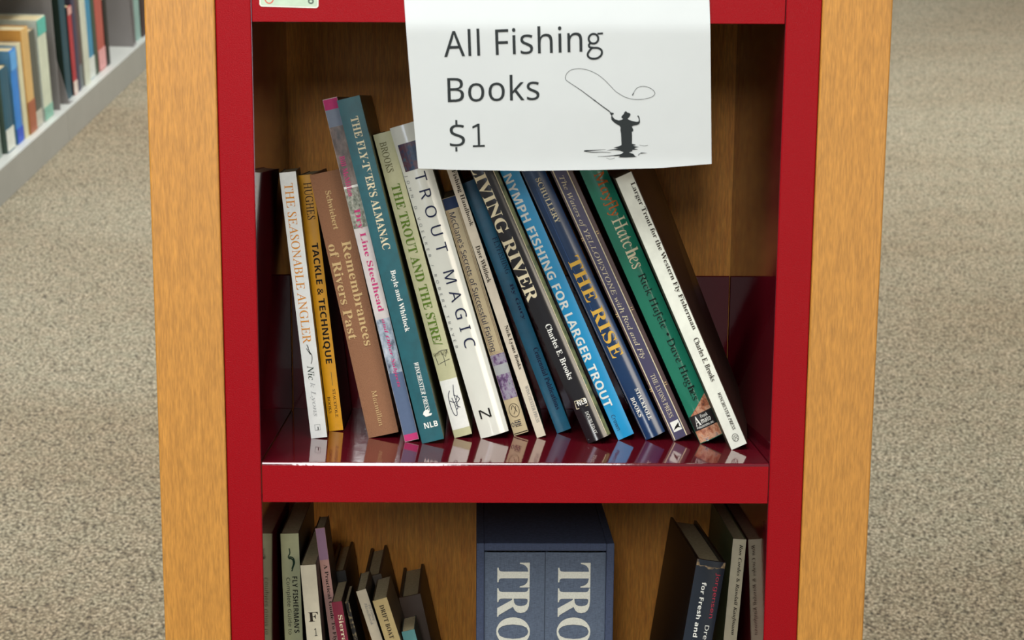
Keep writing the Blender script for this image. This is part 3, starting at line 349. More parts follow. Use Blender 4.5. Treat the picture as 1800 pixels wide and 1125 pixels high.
  110: [329,[39,0,39,273,96,273,106,238,110,238,125,256,146,269,169,276,194,278,234,272,265,254,284,223,291,178,291,0,217,0,217,160,214,185,206,204,192,215,173,219,144,213,126,195,117,167,114,128,114,0]],
  111: [310,[154,-5,118,-1,86,12,60,32,40,60,27,95,23,137,31,197,58,242,100,269,156,278,192,274,224,262,250,241,270,214,283,179,287,137,278,77,251,32,209,4],[155,55,180,60,198,76,208,101,211,137,208,172,198,198,180,213,155,218,129,213,112,198,102,172,99,137,102,101,112,76,129,60]],
  114: [227,[39,0,39,273,96,273,107,227,110,227,124,247,143,263,166,274,192,278,205,278,217,276,211,206,201,208,189,209,170,207,153,202,137,193,124,180,116,162,114,139,114,0]],
  115: [248,[113,-5,64,-1,23,11,23,73,71,56,116,50,134,51,147,56,154,64,156,73,152,86,136,98,97,116,55,138,41,150,31,164,25,181,23,202,30,235,52,259,86,273,131,278,179,273,227,257,204,203,166,217,130,223,105,219,97,205,101,193,117,182,154,166,194,146,209,135,220,121,227,103,230,81,222,44,200,17,164,1]],
  116: [217,[133,-5,109,-3,89,3,72,14,58,31,50,54,47,86,47,217,12,217,12,249,53,274,74,331,122,331,122,273,198,273,198,217,122,217,122,86,124,72,131,62,141,56,154,55,178,57,201,63,201,8,171,-1]],
 },
 'b': {
  39: [94,[37,231,58,231,69,300,69,358,25,358,25,300]],
  45: [162,[142,134,20,134,20,87,142,87]],
  46: [110,[55,56,33,47,25,26,33,4,55,-5,76,4,85,26,76,47]],
  47: [141,[4,-5,39,-5,137,346,102,346]],
  65: [325,[-7,0,-7,14,7,16,18,23,27,35,37,56,154,347,167,347,286,65,306,26,316,17,330,14,330,0,171,0,171,14,201,19,211,34,203,61,188,99,77,99,59,53,56,44,56,36,65,19,92,14,95,14,95,0],[85,120,180,120,132,238]],
  66: [330,[12,0,12,13,33,16,47,24,53,38,56,61,56,275,52,307,46,316,38,322,12,327,12,339,164,339,237,330,280,304,295,261,286,225,259,199,214,184,268,166,301,138,312,98,303,57,276,26,234,6,177,0],[136,188,140,188,174,191,196,203,208,224,212,257,209,287,201,307,185,319,161,323,147,321,140,316,137,307,136,291],[165,18,193,23,211,37,221,61,224,96,220,131,206,155,183,168,147,172,136,172,136,49,137,34,142,25,151,20]],
  67: [349,[191,-8,144,-2,102,15,68,42,42,78,25,121,20,170,25,219,42,261,68,297,103,324,145,341,193,347,230,342,274,328,289,324,304,330,312,347,325,347,325,230,313,230,292,271,265,303,233,323,198,330,147,312,117,258,107,169,118,85,151,34,207,18,237,21,267,33,294,53,319,79,333,66,294,25,247,0]],
  68: [369,[15,0,15,13,35,16,47,22,53,34,55,56,55,279,53,303,45,317,32,324,11,327,11,339,165,339,220,334,266,319,302,295,328,262,343,220,349,170,341,108,320,61,284,27,234,7,170,0],[166,18,195,22,219,35,238,56,255,103,261,171,250,255,219,306,166,323,150,321,141,315,137,304,136,287,136,54,137,36,141,25,150,20]],
  69: [329,[11,0,11,13,33,15,47,22,54,36,56,58,56,275,54,301,46,317,33,324,12,327,12,339,297,339,297,238,286,238,274,277,253,303,220,316,173,321,149,319,142,316,139,310,136,289,136,183,144,183,173,187,193,200,206,223,215,257,227,257,227,88,214,88,210,115,203,135,193,149,179,159,161,164,138,166,136,166,136,50,138,35,143,26,154,22,172,21,205,23,233,29,257,40,276,56,292,78,306,107,320,107,300,0]],
  70: [301,[12,0,12,13,33,17,47,25,53,39,56,63,56,279,53,302,46,315,32,322,11,327,11,339,293,339,293,238,281,238,274,266,265,287,250,303,231,313,205,319,171,321,149,320,138,314,136,297,136,184,142,184,170,188,191,201,204,224,212,258,225,258,225,88,212,88,204,125,191,149,170,162,141,167,136,167,136,60,140,32,146,23,156,18,191,13,191,0]],
  71: [378,[200,-8,149,-2,105,15,70,41,43,77,26,120,21,171,26,219,43,262,69,297,104,324,145,341,192,347,232,342,275,328,289,325,296,326,302,330,312,347,326,347,326,229,313,229,300,258,285,282,266,302,245,317,223,327,199,330,149,312,119,259,109,170,115,100,134,50,153,28,177,14,205,10,229,12,244,20,252,34,255,53,255,95,252,115,245,127,230,133,205,136,205,148,373,148,373,136,352,133,340,127,334,115,332,96,332,22,266,0]],
  72: [390,[12,0,12,13,33,16,47,24,53,37,56,60,56,282,53,302,46,316,33,323,12,327,12,339,180,339,180,327,152,322,144,317,139,309,136,282,136,187,255,187,255,282,251,309,246,317,239,322,210,327,210,339,378,339,378,327,356,323,343,316,337,303,335,282,335,60,337,39,343,25,356,16,378,13,378,0,210,0,210,13,232,16,245,23,252,36,255,60,255,165,136,165,136,60,138,37,145,24,158,16,180,13,180,0]],
  73: [194,[10,0,10,13,31,17,46,24,53,36,56,56,56,288,54,307,47,318,33,324,10,327,10,339,182,339,182,327,160,324,146,318,138,307,136,288,136,58,140,33,145,25,153,20,183,13,183,0]],
  74: [246,[81,-49,58,-46,38,-40,21,-30,9,-16,0,-1,-3,17,0,33,8,45,20,53,33,56,48,53,59,46,67,35,69,21,63,-1,57,-15,62,-26,78,-30,94,-27,103,-19,108,-4,110,16,110,273,106,305,100,314,91,320,59,327,59,339,234,339,234,327,206,321,198,315,193,306,190,273,190,66,178,2,142,-36]],
  75: [380,[12,0,12,13,34,16,47,24,54,37,56,60,56,282,54,302,47,316,34,323,13,327,13,339,181,339,181,327,153,322,145,317,140,309,136,282,136,174,239,278,254,297,260,312,249,323,217,327,217,339,362,339,362,327,355,327,309,312,257,269,202,212,345,35,363,19,387,13,387,0,209,0,209,13,228,14,240,16,246,20,249,26,245,35,236,49,149,159,136,148,136,60,138,37,145,24,158,16,181,13,181,0]],
  76: [318,[12,0,12,13,33,16,47,24,53,37,56,60,56,282,53,303,46,316,33,323,12,327,12,339,186,339,186,327,155,323,146,318,140,310,136,282,136,62,138,35,142,28,149,23,174,21,207,23,234,30,257,41,275,59,291,84,305,115,318,115,299,0]],
  77: [472,[11,0,11,13,32,16,46,24,53,37,56,59,56,285,53,310,47,317,39,322,11,327,11,339,138,339,236,106,335,339,460,339,460,327,439,323,426,315,419,302,417,282,417,64,421,32,425,23,433,17,459,13,459,0,295,0,295,13,322,19,330,24,335,33,339,62,339,297,215,0,201,0,79,290,79,60,81,36,89,22,104,15,126,13,126,0]],
  78: [368,[300,-8,80,261,80,59,82,36,88,23,102,16,124,13,124,0,14,0,14,13,40,17,48,23,53,31,57,59,57,289,27,323,14,327,14,339,117,339,291,126,291,281,288,308,283,316,275,321,247,327,247,339,357,339,357,327,335,323,323,316,316,303,314,281,314,-8]],
  79: [391,[194,-8,158,-5,126,6,96,22,70,43,49,69,34,100,24,133,21,170,24,206,34,239,49,270,71,296,97,317,127,334,161,344,198,347,233,344,266,334,296,318,321,297,342,271,358,241,368,207,371,170,368,133,358,100,342,69,321,43,294,22,264,6,231,-5],[197,9,245,27,273,80,282,170,277,239,259,289,231,320,194,330,146,312,118,259,108,170,114,100,132,50,160,19]],
  80: [311,[12,0,12,13,33,16,47,24,53,37,56,60,56,282,53,302,46,316,33,323,12,327,12,339,159,339,214,336,250,328,273,314,290,296,301,273,305,247,297,209,273,179,234,159,180,153,136,153,136,60,138,37,145,24,158,16,180,13,180,0],[136,171,150,171,182,175,202,188,214,211,218,245,214,279,205,303,187,316,161,321,148,320,141,316,137,308,136,297]],
  82: [352,[12,0,12,13,33,16,47,24,53,37,56,60,56,282,53,302,46,316,33,323,12,327,12,339,162,339,227,333,274,317,301,289,311,249,302,212,277,185,235,167,322,38,337,19,345,14,356,13,358,0,252,0,150,158,136,158,136,60,138,37,145,24,158,16,180,13,180,0],[136,174,152,174,185,179,208,192,222,216,226,250,219,289,200,313,167,321,151,319,141,315,137,304,136,287]],
  83: [291,[32,-8,32,118,47,118,62,70,83,37,111,18,147,11,172,15,191,27,203,45,208,67,198,96,168,119,121,142,83,164,57,188,42,215,37,247,40,275,50,300,65,320,86,335,110,344,138,347,171,344,210,334,217,332,223,331,233,335,239,347,252,347,252,238,240,238,231,264,219,287,203,305,185,319,165,328,145,331,122,328,104,318,93,302,89,283,92,265,102,251,118,238,141,226,189,203,216,189,236,174,251,157,261,140,266,121,268,99,264,69,252,43,234,22,209,6,179,-4,143,-8,118,-6,94,1,73,7,63,9,52,5,46,-8]],
  84: [315,[69,0,69,13,91,16,106,23,113,37,116,60,116,323,111,323,76,317,49,300,30,273,22,237,8,237,8,339,306,339,306,236,293,236,279,284,248,313,200,323,196,323,196,60,198,37,206,23,220,15,244,13,244,0]],
  85: [367,[185,-10,125,-2,85,21,62,60,55,116,55,282,52,302,45,316,32,323,11,327,11,339,179,339,179,327,151,322,143,317,138,309,135,282,135,104,139,66,151,38,173,22,205,16,253,28,282,62,292,119,292,282,290,302,282,315,268,323,245,327,245,339,353,339,353,327,334,322,322,314,316,301,315,282,315,135,307,68,283,24,242,-1]],
  86: [319,[158,-10,33,284,17,313,6,322,-11,327,-11,339,157,339,157,327,137,325,124,322,116,315,114,305,120,282,193,107,259,281,264,305,262,315,254,322,223,327,223,339,329,339,329,327,315,324,304,318,294,306,285,285,171,-10]],
  87: [455,[127,-8,24,293,11,318,2,324,-12,327,-12,339,135,339,135,327,112,322,106,315,105,306,110,278,166,114,224,263,213,297,207,311,199,320,188,324,171,327,171,339,327,339,327,327,301,322,293,307,297,288,353,124,403,275,409,303,407,313,401,321,390,325,375,327,375,339,465,339,465,327,452,322,443,314,428,282,332,-8,319,-8,235,230,142,-8]],
  89: [317,[76,0,76,13,97,16,111,24,117,37,120,60,120,133,35,288,22,308,11,320,1,324,-10,326,-10,339,154,339,154,326,146,326,124,322,118,317,116,310,122,292,185,168,248,273,257,290,260,304,250,320,222,326,220,326,220,339,327,339,327,326,315,323,305,316,285,292,200,152,200,60,202,37,209,24,222,16,244,13,244,0]],
  97: [256,[190,-8,168,-4,155,7,149,26,112,2,71,-7,48,-3,30,9,19,26,15,47,23,77,47,101,89,122,148,142,148,180,146,198,139,210,127,218,110,220,86,216,78,204,85,191,90,181,92,172,89,160,82,150,71,144,58,142,44,144,33,151,27,162,25,176,28,193,37,207,51,220,71,229,94,235,121,237,166,232,196,218,213,193,218,157,218,47,220,30,227,26,239,31,245,21,219,-1],[113,25,130,31,148,47,148,126,115,113,95,92,88,63,94,34]],
  98: [269,[32,-9,32,289,31,308,27,319,20,324,6,327,6,339,103,339,103,208,131,230,165,237,189,233,211,223,229,205,243,183,252,155,255,124,251,88,240,56,223,30,201,10,174,-3,143,-8,110,0,78,21,40,-9],[136,11,158,17,173,37,180,71,183,119,180,159,172,187,158,203,137,209,126,207,116,201,107,192,103,180,103,51,107,29,118,15]],
  99: [219,[116,-8,89,-4,65,8,44,26,28,51,18,79,15,112,18,146,30,176,48,202,71,221,99,233,130,238,162,234,186,222,201,204,207,183,204,170,198,160,189,154,176,152,159,156,149,167,146,187,147,195,147,202,142,216,126,221,102,212,88,185,84,140,88,92,102,57,124,36,152,29,178,35,202,54,212,45,185,16,153,-2]],
  100: [275,[104,-8,79,-4,58,8,40,26,26,50,17,78,15,110,18,146,27,177,41,202,61,221,83,233,109,237,140,230,166,209,166,299,164,312,158,320,147,325,131,327,131,339,238,339,238,56,239,40,242,30,249,24,263,21,263,8,219,4,166,-8,166,29,140,2],[128,21,139,23,150,31,160,42,166,57,166,180,162,191,154,201,142,207,130,209,110,203,97,186,90,156,88,114,90,73,97,44,109,27]],
  101: [224,[115,-8,87,-4,63,8,43,26,28,51,18,82,15,117,18,150,28,179,44,203,65,222,89,233,117,237,156,230,185,209,204,174,211,129,211,124,87,124,94,72,115,42,149,32,176,40,201,64,212,54,185,20,152,-1],[87,143,150,143,150,160,148,187,144,206,135,217,120,221,101,213,90,190,87,152]],
  102: [159,[11,0,11,12,30,16,37,26,39,55,39,206,12,206,12,231,39,231,39,263,45,298,63,324,92,341,130,346,158,342,179,332,192,316,196,298,194,283,188,273,178,267,167,265,155,266,146,272,140,280,138,291,144,313,146,318,147,322,144,328,134,330,121,328,114,320,110,291,110,231,152,231,152,206,110,206,110,49,112,30,118,19,129,14,149,12,149,0]],
  103: [243,[109,-105,66,-101,36,-91,17,-75,11,-56,21,-34,51,-19,26,-1,18,23,21,40,32,55,50,69,76,82,43,100,23,126,16,158,20,180,30,199,45,215,65,227,90,235,117,237,146,234,174,227,236,227,236,200,200,200,213,177,217,152,214,131,206,113,192,97,174,86,153,79,128,77,117,77,106,78,94,76,84,70,77,62,75,53,83,41,105,37,131,37,166,35,193,30,212,22,225,10,233,-7,235,-28,227,-60,203,-84,163,-99],[117,93,132,97,142,109,147,129,149,157,147,186,142,206,132,217,117,221,102,217,92,206,87,186,85,157,87,129,92,109,102,96],[120,-87,162,-82,188,-70,196,-49,193,-38,186,-31,172,-27,153,-26,72,-26,59,-38,55,-54,58,-66,71,-77,91,-84]],
  104: [284,[14,0,14,12,26,14,34,19,38,28,39,42,39,297,38,310,34,320,27,325,14,328,14,339,110,339,110,199,142,227,181,237,217,228,239,202,246,158,246,42,247,28,251,19,258,14,271,12,271,0,151,0,151,12,154,12,170,19,175,42,175,162,171,192,163,200,151,202,129,195,110,175,110,42,111,28,115,19,122,14,134,12,134,0]],
  105: [148,[75,270,60,272,48,280,40,292,38,307,40,322,48,334,60,342,75,345,90,342,102,334,110,322,113,307,110,292,102,280,89,272],[14,0,14,12,26,14,34,19,38,28,39,42,39,188,38,203,35,212,28,217,15,219,16,231,111,231,111,42,112,28,115,20,122,14,134,12,134,0]],
  107: [267,[13,0,13,12,26,14,34,19,38,28,39,42,39,296,35,320,28,325,15,327,16,339,110,339,110,126,169,185,178,196,182,207,175,216,156,219,153,219,153,231,257,231,257,219,229,212,205,194,166,156,258,26,268,15,280,12,280,0,157,0,157,12,162,12,174,15,178,24,173,37,121,110,110,100,110,42,111,28,115,20,122,14,134,12,134,0]],
  108: [149,[14,0,14,12,26,14,34,19,38,28,39,42,39,296,35,320,28,325,15,327,15,339,111,339,111,42,112,28,115,20,122,14,134,12,134,0]],
  109: [413,[14,0,14,12,26,14,34,19,38,28,39,42,39,189,38,202,34,211,27,217,14,219,14,231,109,231,109,197,140,227,177,237,206,232,227,218,239,195,271,226,311,237,347,228,368,202,375,158,375,42,376,28,380,19,387,14,399,12,399,0,281,0,281,12,293,14,300,20,304,29,305,42,305,162,301,192,293,200,281,202,260,196,242,177,242,42,243,29,246,20,253,14,265,12,265,0,149,0,149,12,160,14,168,20,171,29,173,42,173,162,168,192,161,199,149,202,127,195,109,175,109,42,110,29,114,20,120,14,132,12,132,0]],
  110: [284,[14,0,14,12,26,14,34,19,38,28,39,42,39,189,38,202,34,211,27,217,14,219,14,231,110,231,110,199,142,228,181,237,217,228,239,202,246,158,246,42,247,28,251,19,258,14,271,12,271,0,151,0,151,12,154,12,170,19,175,42,175,162,171,192,163,200,151,202,129,195,110,175,110,42,111,28,115,19,122,14,134,12,134,0]],
  111: [251,[126,-8,94,-3,67,9,45,27,28,52,18,82,14,115,18,148,28,178,45,203,67,221,94,233,125,237,156,233,183,222,205,203,222,179,232,149,236,115,232,81,222,51,205,27,183,8,156,-4],[126,9,143,14,156,29,162,61,164,115,161,169,155,202,143,217,126,223,107,217,96,202,89,169,87,115,89,61,96,29,108,14]],
  114: [214,[14,0,14,12,26,14,34,19,38,28,39,42,39,188,38,203,35,212,27,217,15,219,16,231,109,231,109,188,123,209,139,224,157,234,174,237,192,234,205,226,213,214,216,198,213,185,207,175,197,168,185,166,173,167,165,172,154,186,148,192,141,194,130,190,121,180,113,164,111,143,111,42,113,27,118,19,129,14,147,12,147,0]],
  115: [215,[113,-8,90,-5,65,5,55,7,44,3,38,-7,27,-7,27,79,40,79,49,50,65,29,84,16,105,11,121,13,133,20,141,30,143,44,136,63,116,78,80,97,57,110,41,126,31,144,28,164,33,193,48,217,73,232,105,238,124,235,148,229,154,228,159,227,166,230,172,238,182,238,182,165,170,165,160,189,146,206,130,217,111,221,97,219,87,213,80,204,78,193,80,182,86,173,109,158,143,141,165,128,180,113,189,94,192,71,186,38,170,14,145,-2]],
  116: [170,[92,-7,66,-3,49,8,39,26,36,53,36,208,15,208,15,223,66,275,96,316,108,316,108,231,155,231,155,208,108,208,108,61,111,38,117,32,125,30,141,36,154,56,166,49,147,18,123,-1]],
  117: [279,[98,-8,68,-2,49,13,38,38,34,72,34,185,33,200,29,210,22,217,9,219,9,231,106,231,106,55,107,43,112,34,120,28,132,27,153,32,170,49,170,185,169,201,165,211,156,217,141,219,141,231,241,231,241,52,242,38,247,29,255,24,268,22,268,10,223,5,170,-8,170,30,156,14,139,3,119,-5]],
  118: [228,[106,-8,29,185,16,209,9,216,-2,219,-2,231,122,231,122,219,116,219,101,216,96,206,97,200,138,91,176,188,180,203,173,215,152,219,152,231,227,231,227,220,215,215,207,208,194,181,119,-8]],
  119: [324,[91,-8,13,197,5,212,-8,219,-8,231,103,231,103,219,89,215,85,206,86,198,89,188,124,95,157,175,150,198,141,215,125,220,125,231,241,231,241,219,225,215,220,206,221,200,222,195,250,105,285,191,288,205,287,211,283,215,265,220,265,231,332,231,332,220,322,217,316,212,307,192,227,-8,215,-8,166,147,104,-8]],
  121: [224,[39,-105,22,-102,8,-93,-2,-80,-5,-63,-3,-50,4,-40,13,-32,27,-30,38,-31,48,-37,54,-45,56,-57,55,-61,55,-65,57,-71,64,-73,73,-69,85,-55,96,-33,105,-4,27,187,18,205,12,214,-3,219,-4,231,121,231,121,219,101,216,97,212,96,205,97,199,99,191,138,89,172,180,176,194,177,204,175,211,171,216,151,219,151,231,223,231,223,219,214,216,206,209,193,181,121,-18,96,-71,84,-87,71,-97,56,-103]],
 },
 'bi': {
  38: [313,[248,170,232,141,211,115,163,170,199,200,219,229,226,261,215,298,186,325,144,335,97,325,67,297,56,256,68,214,95,177,53,148,24,115,14,77,26,35,57,6,100,-5,132,0,168,16,208,47,247,0,310,0,241,80,275,125,297,170],[178,81,142,52,105,41,76,51,63,77,70,101,90,122,123,145],[104,261,115,284,141,293,161,288,175,276,180,258,171,232,136,203,114,229]],
  67: [328,[151,-9,111,-4,78,8,51,27,31,53,19,85,15,123,18,159,27,195,42,230,62,262,86,290,115,313,163,337,214,345,248,342,287,334,296,332,303,331,313,334,321,345,335,345,313,230,299,231,294,272,281,303,259,321,230,327,196,320,165,299,137,263,113,214,97,158,91,106,96,68,113,39,138,21,171,15,208,22,243,43,274,79,288,68,249,25,204,0]],
  69: [328,[-25,0,-25,12,0,15,9,21,16,30,29,64,86,275,89,288,90,299,87,310,82,317,55,324,55,336,322,336,303,242,289,242,289,246,284,280,268,303,240,315,201,320,180,318,170,311,164,296,135,187,149,187,173,188,192,192,206,198,218,208,238,240,251,240,215,102,204,102,205,111,205,121,201,144,191,159,172,167,145,170,138,170,131,169,100,55,97,42,95,33,97,25,102,21,128,17,162,19,191,25,215,35,237,51,258,73,277,102,290,102,261,0]],
  72: [378,[-25,0,-25,12,0,15,9,21,16,30,29,64,86,275,89,288,90,301,87,311,81,318,70,322,55,324,55,336,211,336,211,324,185,320,176,314,170,305,158,272,135,188,254,188,278,275,282,301,279,311,273,318,262,322,246,324,246,336,403,336,403,324,378,320,369,315,362,307,350,275,293,61,289,36,291,25,297,18,308,14,324,12,324,0,167,0,167,12,192,15,201,21,209,30,221,64,248,165,128,165,101,61,97,35,105,18,132,12,132,0]],
  73: [186,[-25,0,-25,12,0,15,9,21,16,30,29,64,86,275,89,288,90,301,81,317,54,324,54,336,211,336,211,324,184,319,175,313,169,305,157,272,101,61,96,35,105,18,132,12,132,0]],
  75: [318,[-25,0,-25,12,0,15,9,21,16,30,29,64,86,275,89,288,90,299,87,310,82,317,55,324,55,336,211,336,211,324,185,320,176,314,170,305,158,272,133,180,134,178,139,180,227,261,256,290,266,308,259,319,239,325,239,336,342,336,342,324,338,324,319,316,290,292,190,199,263,42,277,21,287,15,300,13,300,0,160,0,160,13,168,13,187,17,191,22,192,30,181,61,134,161,130,165,127,160,101,61,97,35,99,25,105,18,116,14,132,12,132,0]],
  78: [349,[231,-8,104,262,51,61,46,35,55,18,82,12,82,0,-26,0,-26,12,-1,15,8,21,16,30,28,64,81,264,85,283,87,295,84,307,78,316,66,321,48,324,48,336,147,336,252,103,299,275,303,289,304,299,302,310,296,317,285,322,269,324,269,336,376,336,376,324,351,320,342,314,335,305,322,272,246,-8]],
  79: [356,[133,-9,84,0,46,24,22,63,14,115,18,151,28,188,45,224,67,258,94,287,123,312,171,336,223,345,273,336,311,312,335,274,343,224,340,186,330,149,313,112,292,79,265,49,235,24,185,0],[137,10,169,18,199,45,225,88,249,147,265,208,270,261,267,289,257,310,240,323,219,327,200,324,182,313,164,297,148,275,131,247,116,214,103,178,94,143,88,108,86,77,89,47,99,27,115,14]],
  80: [305,[-25,0,-25,12,0,15,9,21,16,30,29,64,86,275,89,288,90,301,87,310,81,317,55,324,55,336,193,336,255,327,293,301,305,258,301,231,288,207,267,187,241,172,202,163,146,160,128,160,101,61,97,35,99,25,105,18,116,14,132,12,132,0],[148,177,184,183,211,202,227,231,232,270,227,297,212,313,188,319,177,317,171,313,163,292,133,178,141,177]],
  82: [320,[-25,0,-25,12,0,15,9,21,16,30,29,64,86,275,89,288,90,299,87,310,82,317,55,324,55,336,189,336,243,331,280,317,302,294,309,261,303,231,285,206,254,185,213,172,255,46,262,30,271,21,283,15,298,13,298,0,198,0,145,166,129,166,101,61,97,35,99,25,105,18,116,14,132,12,132,0],[147,183,183,189,210,207,227,235,233,271,228,298,213,314,189,320,173,316,165,297,134,183,140,183]],
  83: [275,[115,-9,83,-5,43,8,29,11,18,7,7,-6,-7,-6,20,108,34,108,34,104,38,63,53,33,76,15,108,10,124,12,139,19,152,29,161,42,167,57,170,73,168,87,163,100,141,127,106,160,73,192,57,220,52,251,55,276,66,299,81,318,102,332,127,341,155,345,185,341,220,332,233,329,244,333,255,343,268,343,244,240,230,240,230,246,230,251,228,272,222,291,212,306,199,317,184,325,167,327,147,323,130,312,118,295,114,274,116,260,123,246,147,220,163,204,181,189,202,168,218,145,229,121,232,94,224,51,201,19,164,-2]],
  84: [300,[33,0,33,13,51,15,64,20,73,30,80,45,153,318,145,318,116,313,89,299,65,277,48,246,35,246,54,336,326,336,311,240,297,240,287,283,266,309,232,318,228,318,155,47,153,34,155,24,161,18,188,13,188,0]],
  87: [409,[59,-9,61,268,59,293,53,309,41,319,23,322,23,336,159,336,159,323,144,319,135,311,131,297,130,275,128,119,221,273,221,291,219,306,213,316,202,321,186,323,186,336,321,336,321,324,306,321,297,315,292,305,290,290,288,239,285,121,383,286,388,297,390,306,383,319,363,324,360,324,360,336,453,336,453,324,437,319,424,310,401,278,229,-9,214,-9,220,235,73,-9]],
  97: [250,[40,-7,18,-2,1,10,-10,30,-14,55,-11,82,-4,110,8,137,24,164,42,187,63,206,94,224,123,231,147,222,160,198,168,226,221,226,180,81,173,55,170,42,172,33,178,30,193,39,212,65,223,58,198,22,172,1,147,-7,123,2,116,26,117,39,121,56,102,29,83,9,62,-3],[69,31,81,33,92,42,114,71,131,110,143,150,148,185,143,203,128,209,117,206,105,196,81,163,62,119,52,86,49,60,54,38]],
  98: [240,[57,-7,26,-3,1,9,-6,16,-9,23,-6,39,62,279,68,307,66,314,62,319,44,323,36,323,36,336,85,341,141,350,96,190,128,220,163,231,184,226,202,213,213,192,217,165,214,138,206,110,193,83,176,58,156,35,134,17,97,-1],[68,11,81,14,95,21,119,49,138,86,151,128,156,166,154,179,150,188,142,194,133,196,115,190,100,173,86,144,72,103,57,52,52,25,56,14]],
  99: [206,[69,-7,37,-2,13,14,-2,39,-7,73,-2,109,12,145,35,179,66,206,99,224,133,231,157,227,175,217,187,202,191,186,189,171,182,161,172,154,159,152,148,153,139,159,133,167,131,177,136,192,141,205,138,212,128,215,116,212,104,201,80,166,62,120,57,96,56,73,58,53,66,38,77,29,92,26,122,37,152,72,166,62,137,24,104,1]],
  100: [249,[41,-7,19,-3,3,11,-8,32,-12,61,-9,85,-3,110,8,135,22,160,38,183,58,203,90,224,122,231,141,228,159,219,177,284,180,297,181,307,179,314,174,319,153,322,153,336,202,342,255,350,177,62,173,45,171,36,173,32,177,31,183,33,190,39,210,66,221,58,183,10,166,-3,148,-7,125,1,117,26,122,57,103,29,84,9,64,-3],[72,31,83,34,95,43,116,74,134,114,146,155,150,186,146,205,132,211,122,208,111,200,89,172,70,135,55,94,50,59,51,47,56,38,63,33]],
  101: [201,[65,-7,35,-2,12,14,-3,39,-8,73,-5,100,4,128,18,154,37,179,58,200,82,216,106,227,131,231,154,227,171,218,182,203,186,185,178,156,154,129,114,107,59,93,56,66,58,49,65,37,76,29,91,27,118,38,146,71,160,62,133,24,102,1],[63,109,85,116,105,128,121,142,134,158,141,176,144,194,139,209,128,214,111,207,94,188,76,154]],
  102: [144,[-49,-104,-67,-101,-81,-92,-90,-79,-93,-63,-91,-52,-86,-43,-78,-37,-68,-36,-58,-37,-51,-42,-46,-49,-45,-59,-49,-73,-53,-80,-50,-85,-44,-87,-34,-84,-25,-76,-11,-49,3,2,19,78,45,205,10,205,14,226,49,226,68,280,94,319,124,342,158,350,180,347,196,339,207,327,210,311,204,291,184,284,175,286,167,291,161,299,160,308,164,320,168,329,166,333,160,335,145,328,133,309,120,275,108,226,150,226,147,205,105,205,79,84,64,26,48,-21,30,-58,8,-83,-18,-98]],
  104: [266,[156,-7,138,-3,127,10,123,31,129,63,145,114,162,165,166,184,164,191,157,194,128,180,98,138,69,74,47,0,-14,0,61,279,66,297,67,306,66,314,62,319,44,322,36,322,36,336,82,340,140,350,86,147,112,184,137,210,162,225,188,231,209,226,221,214,226,193,222,166,210,127,186,56,184,49,183,43,185,35,191,32,206,42,228,73,239,67,211,26,184,1]],
  106: [133,[101,277,88,279,77,286,70,297,68,310,70,322,77,333,88,340,101,343,114,340,124,333,132,322,134,310,132,297,124,286,114,279],[-49,-105,-69,-102,-86,-93,-96,-80,-100,-65,-98,-53,-93,-44,-84,-38,-74,-37,-64,-38,-56,-43,-51,-50,-50,-60,-54,-73,-58,-82,-56,-86,-48,-88,-37,-84,-28,-74,-13,-32,41,177,42,183,43,189,37,200,22,203,17,203,16,216,69,223,114,231,61,24,42,-33,19,-73,-11,-97]],
  108: [129,[30,-7,14,-5,2,3,-5,14,-8,30,-6,46,-2,63,58,277,65,309,59,319,44,323,39,323,39,335,136,350,59,64,56,51,54,40,56,33,62,31,77,39,98,66,108,59,88,29,69,9,50,-3]],
  109: [391,[283,-6,264,-2,253,10,250,31,255,63,271,115,288,166,293,184,290,192,283,195,261,186,237,159,212,113,186,46,171,0,114,0,164,166,168,184,166,192,159,195,146,191,132,182,117,165,102,142,73,80,49,0,-11,0,32,157,37,179,39,189,33,200,18,203,14,203,13,216,113,231,87,144,114,183,139,210,164,225,191,231,211,226,224,214,228,194,223,162,246,192,269,214,291,226,315,231,335,226,348,214,352,194,348,167,337,127,313,57,311,49,310,43,312,35,318,33,325,35,332,42,340,52,351,68,362,60,342,31,323,11,303,-2]],
  110: [266,[159,-7,140,-3,129,10,125,31,131,63,147,114,164,165,168,184,166,191,159,194,131,181,102,142,73,80,49,0,-11,0,32,157,37,179,39,189,33,200,18,203,14,203,13,216,113,231,87,144,114,183,139,210,164,225,191,231,211,226,224,214,228,193,224,168,212,127,185,43,187,35,194,32,201,34,208,41,227,67,238,60,217,31,198,10,179,-3]],
  111: [235,[72,-7,40,-2,15,15,-2,40,-8,73,-5,101,4,128,18,155,36,179,57,200,80,217,105,227,131,231,165,225,191,209,207,184,212,151,209,124,201,97,187,70,170,46,149,24,125,8,99,-3],[77,10,88,13,100,23,120,55,137,98,149,143,153,179,147,206,128,215,117,212,105,203,84,171,67,128,56,83,52,44,58,18]],
  114: [194,[-11,0,32,157,37,179,39,189,33,200,18,203,14,203,13,216,113,231,85,141,108,181,128,209,147,225,166,231,186,222,193,197,191,183,185,172,176,164,164,162,150,166,139,177,134,180,117,167,95,130,71,73,49,0]],
  115: [188,[68,-7,47,-4,21,4,11,6,2,3,-5,-5,-18,-3,-5,81,10,79,17,41,34,18,61,11,82,18,89,39,85,57,71,79,51,103,29,138,23,154,21,170,26,194,40,213,61,226,86,230,108,228,134,222,139,220,143,220,152,222,158,229,171,229,160,153,147,154,137,188,121,208,100,215,89,213,80,207,74,199,72,190,77,172,92,151,109,131,123,111,137,86,142,61,139,43,132,27,121,13,106,2,88,-5]],
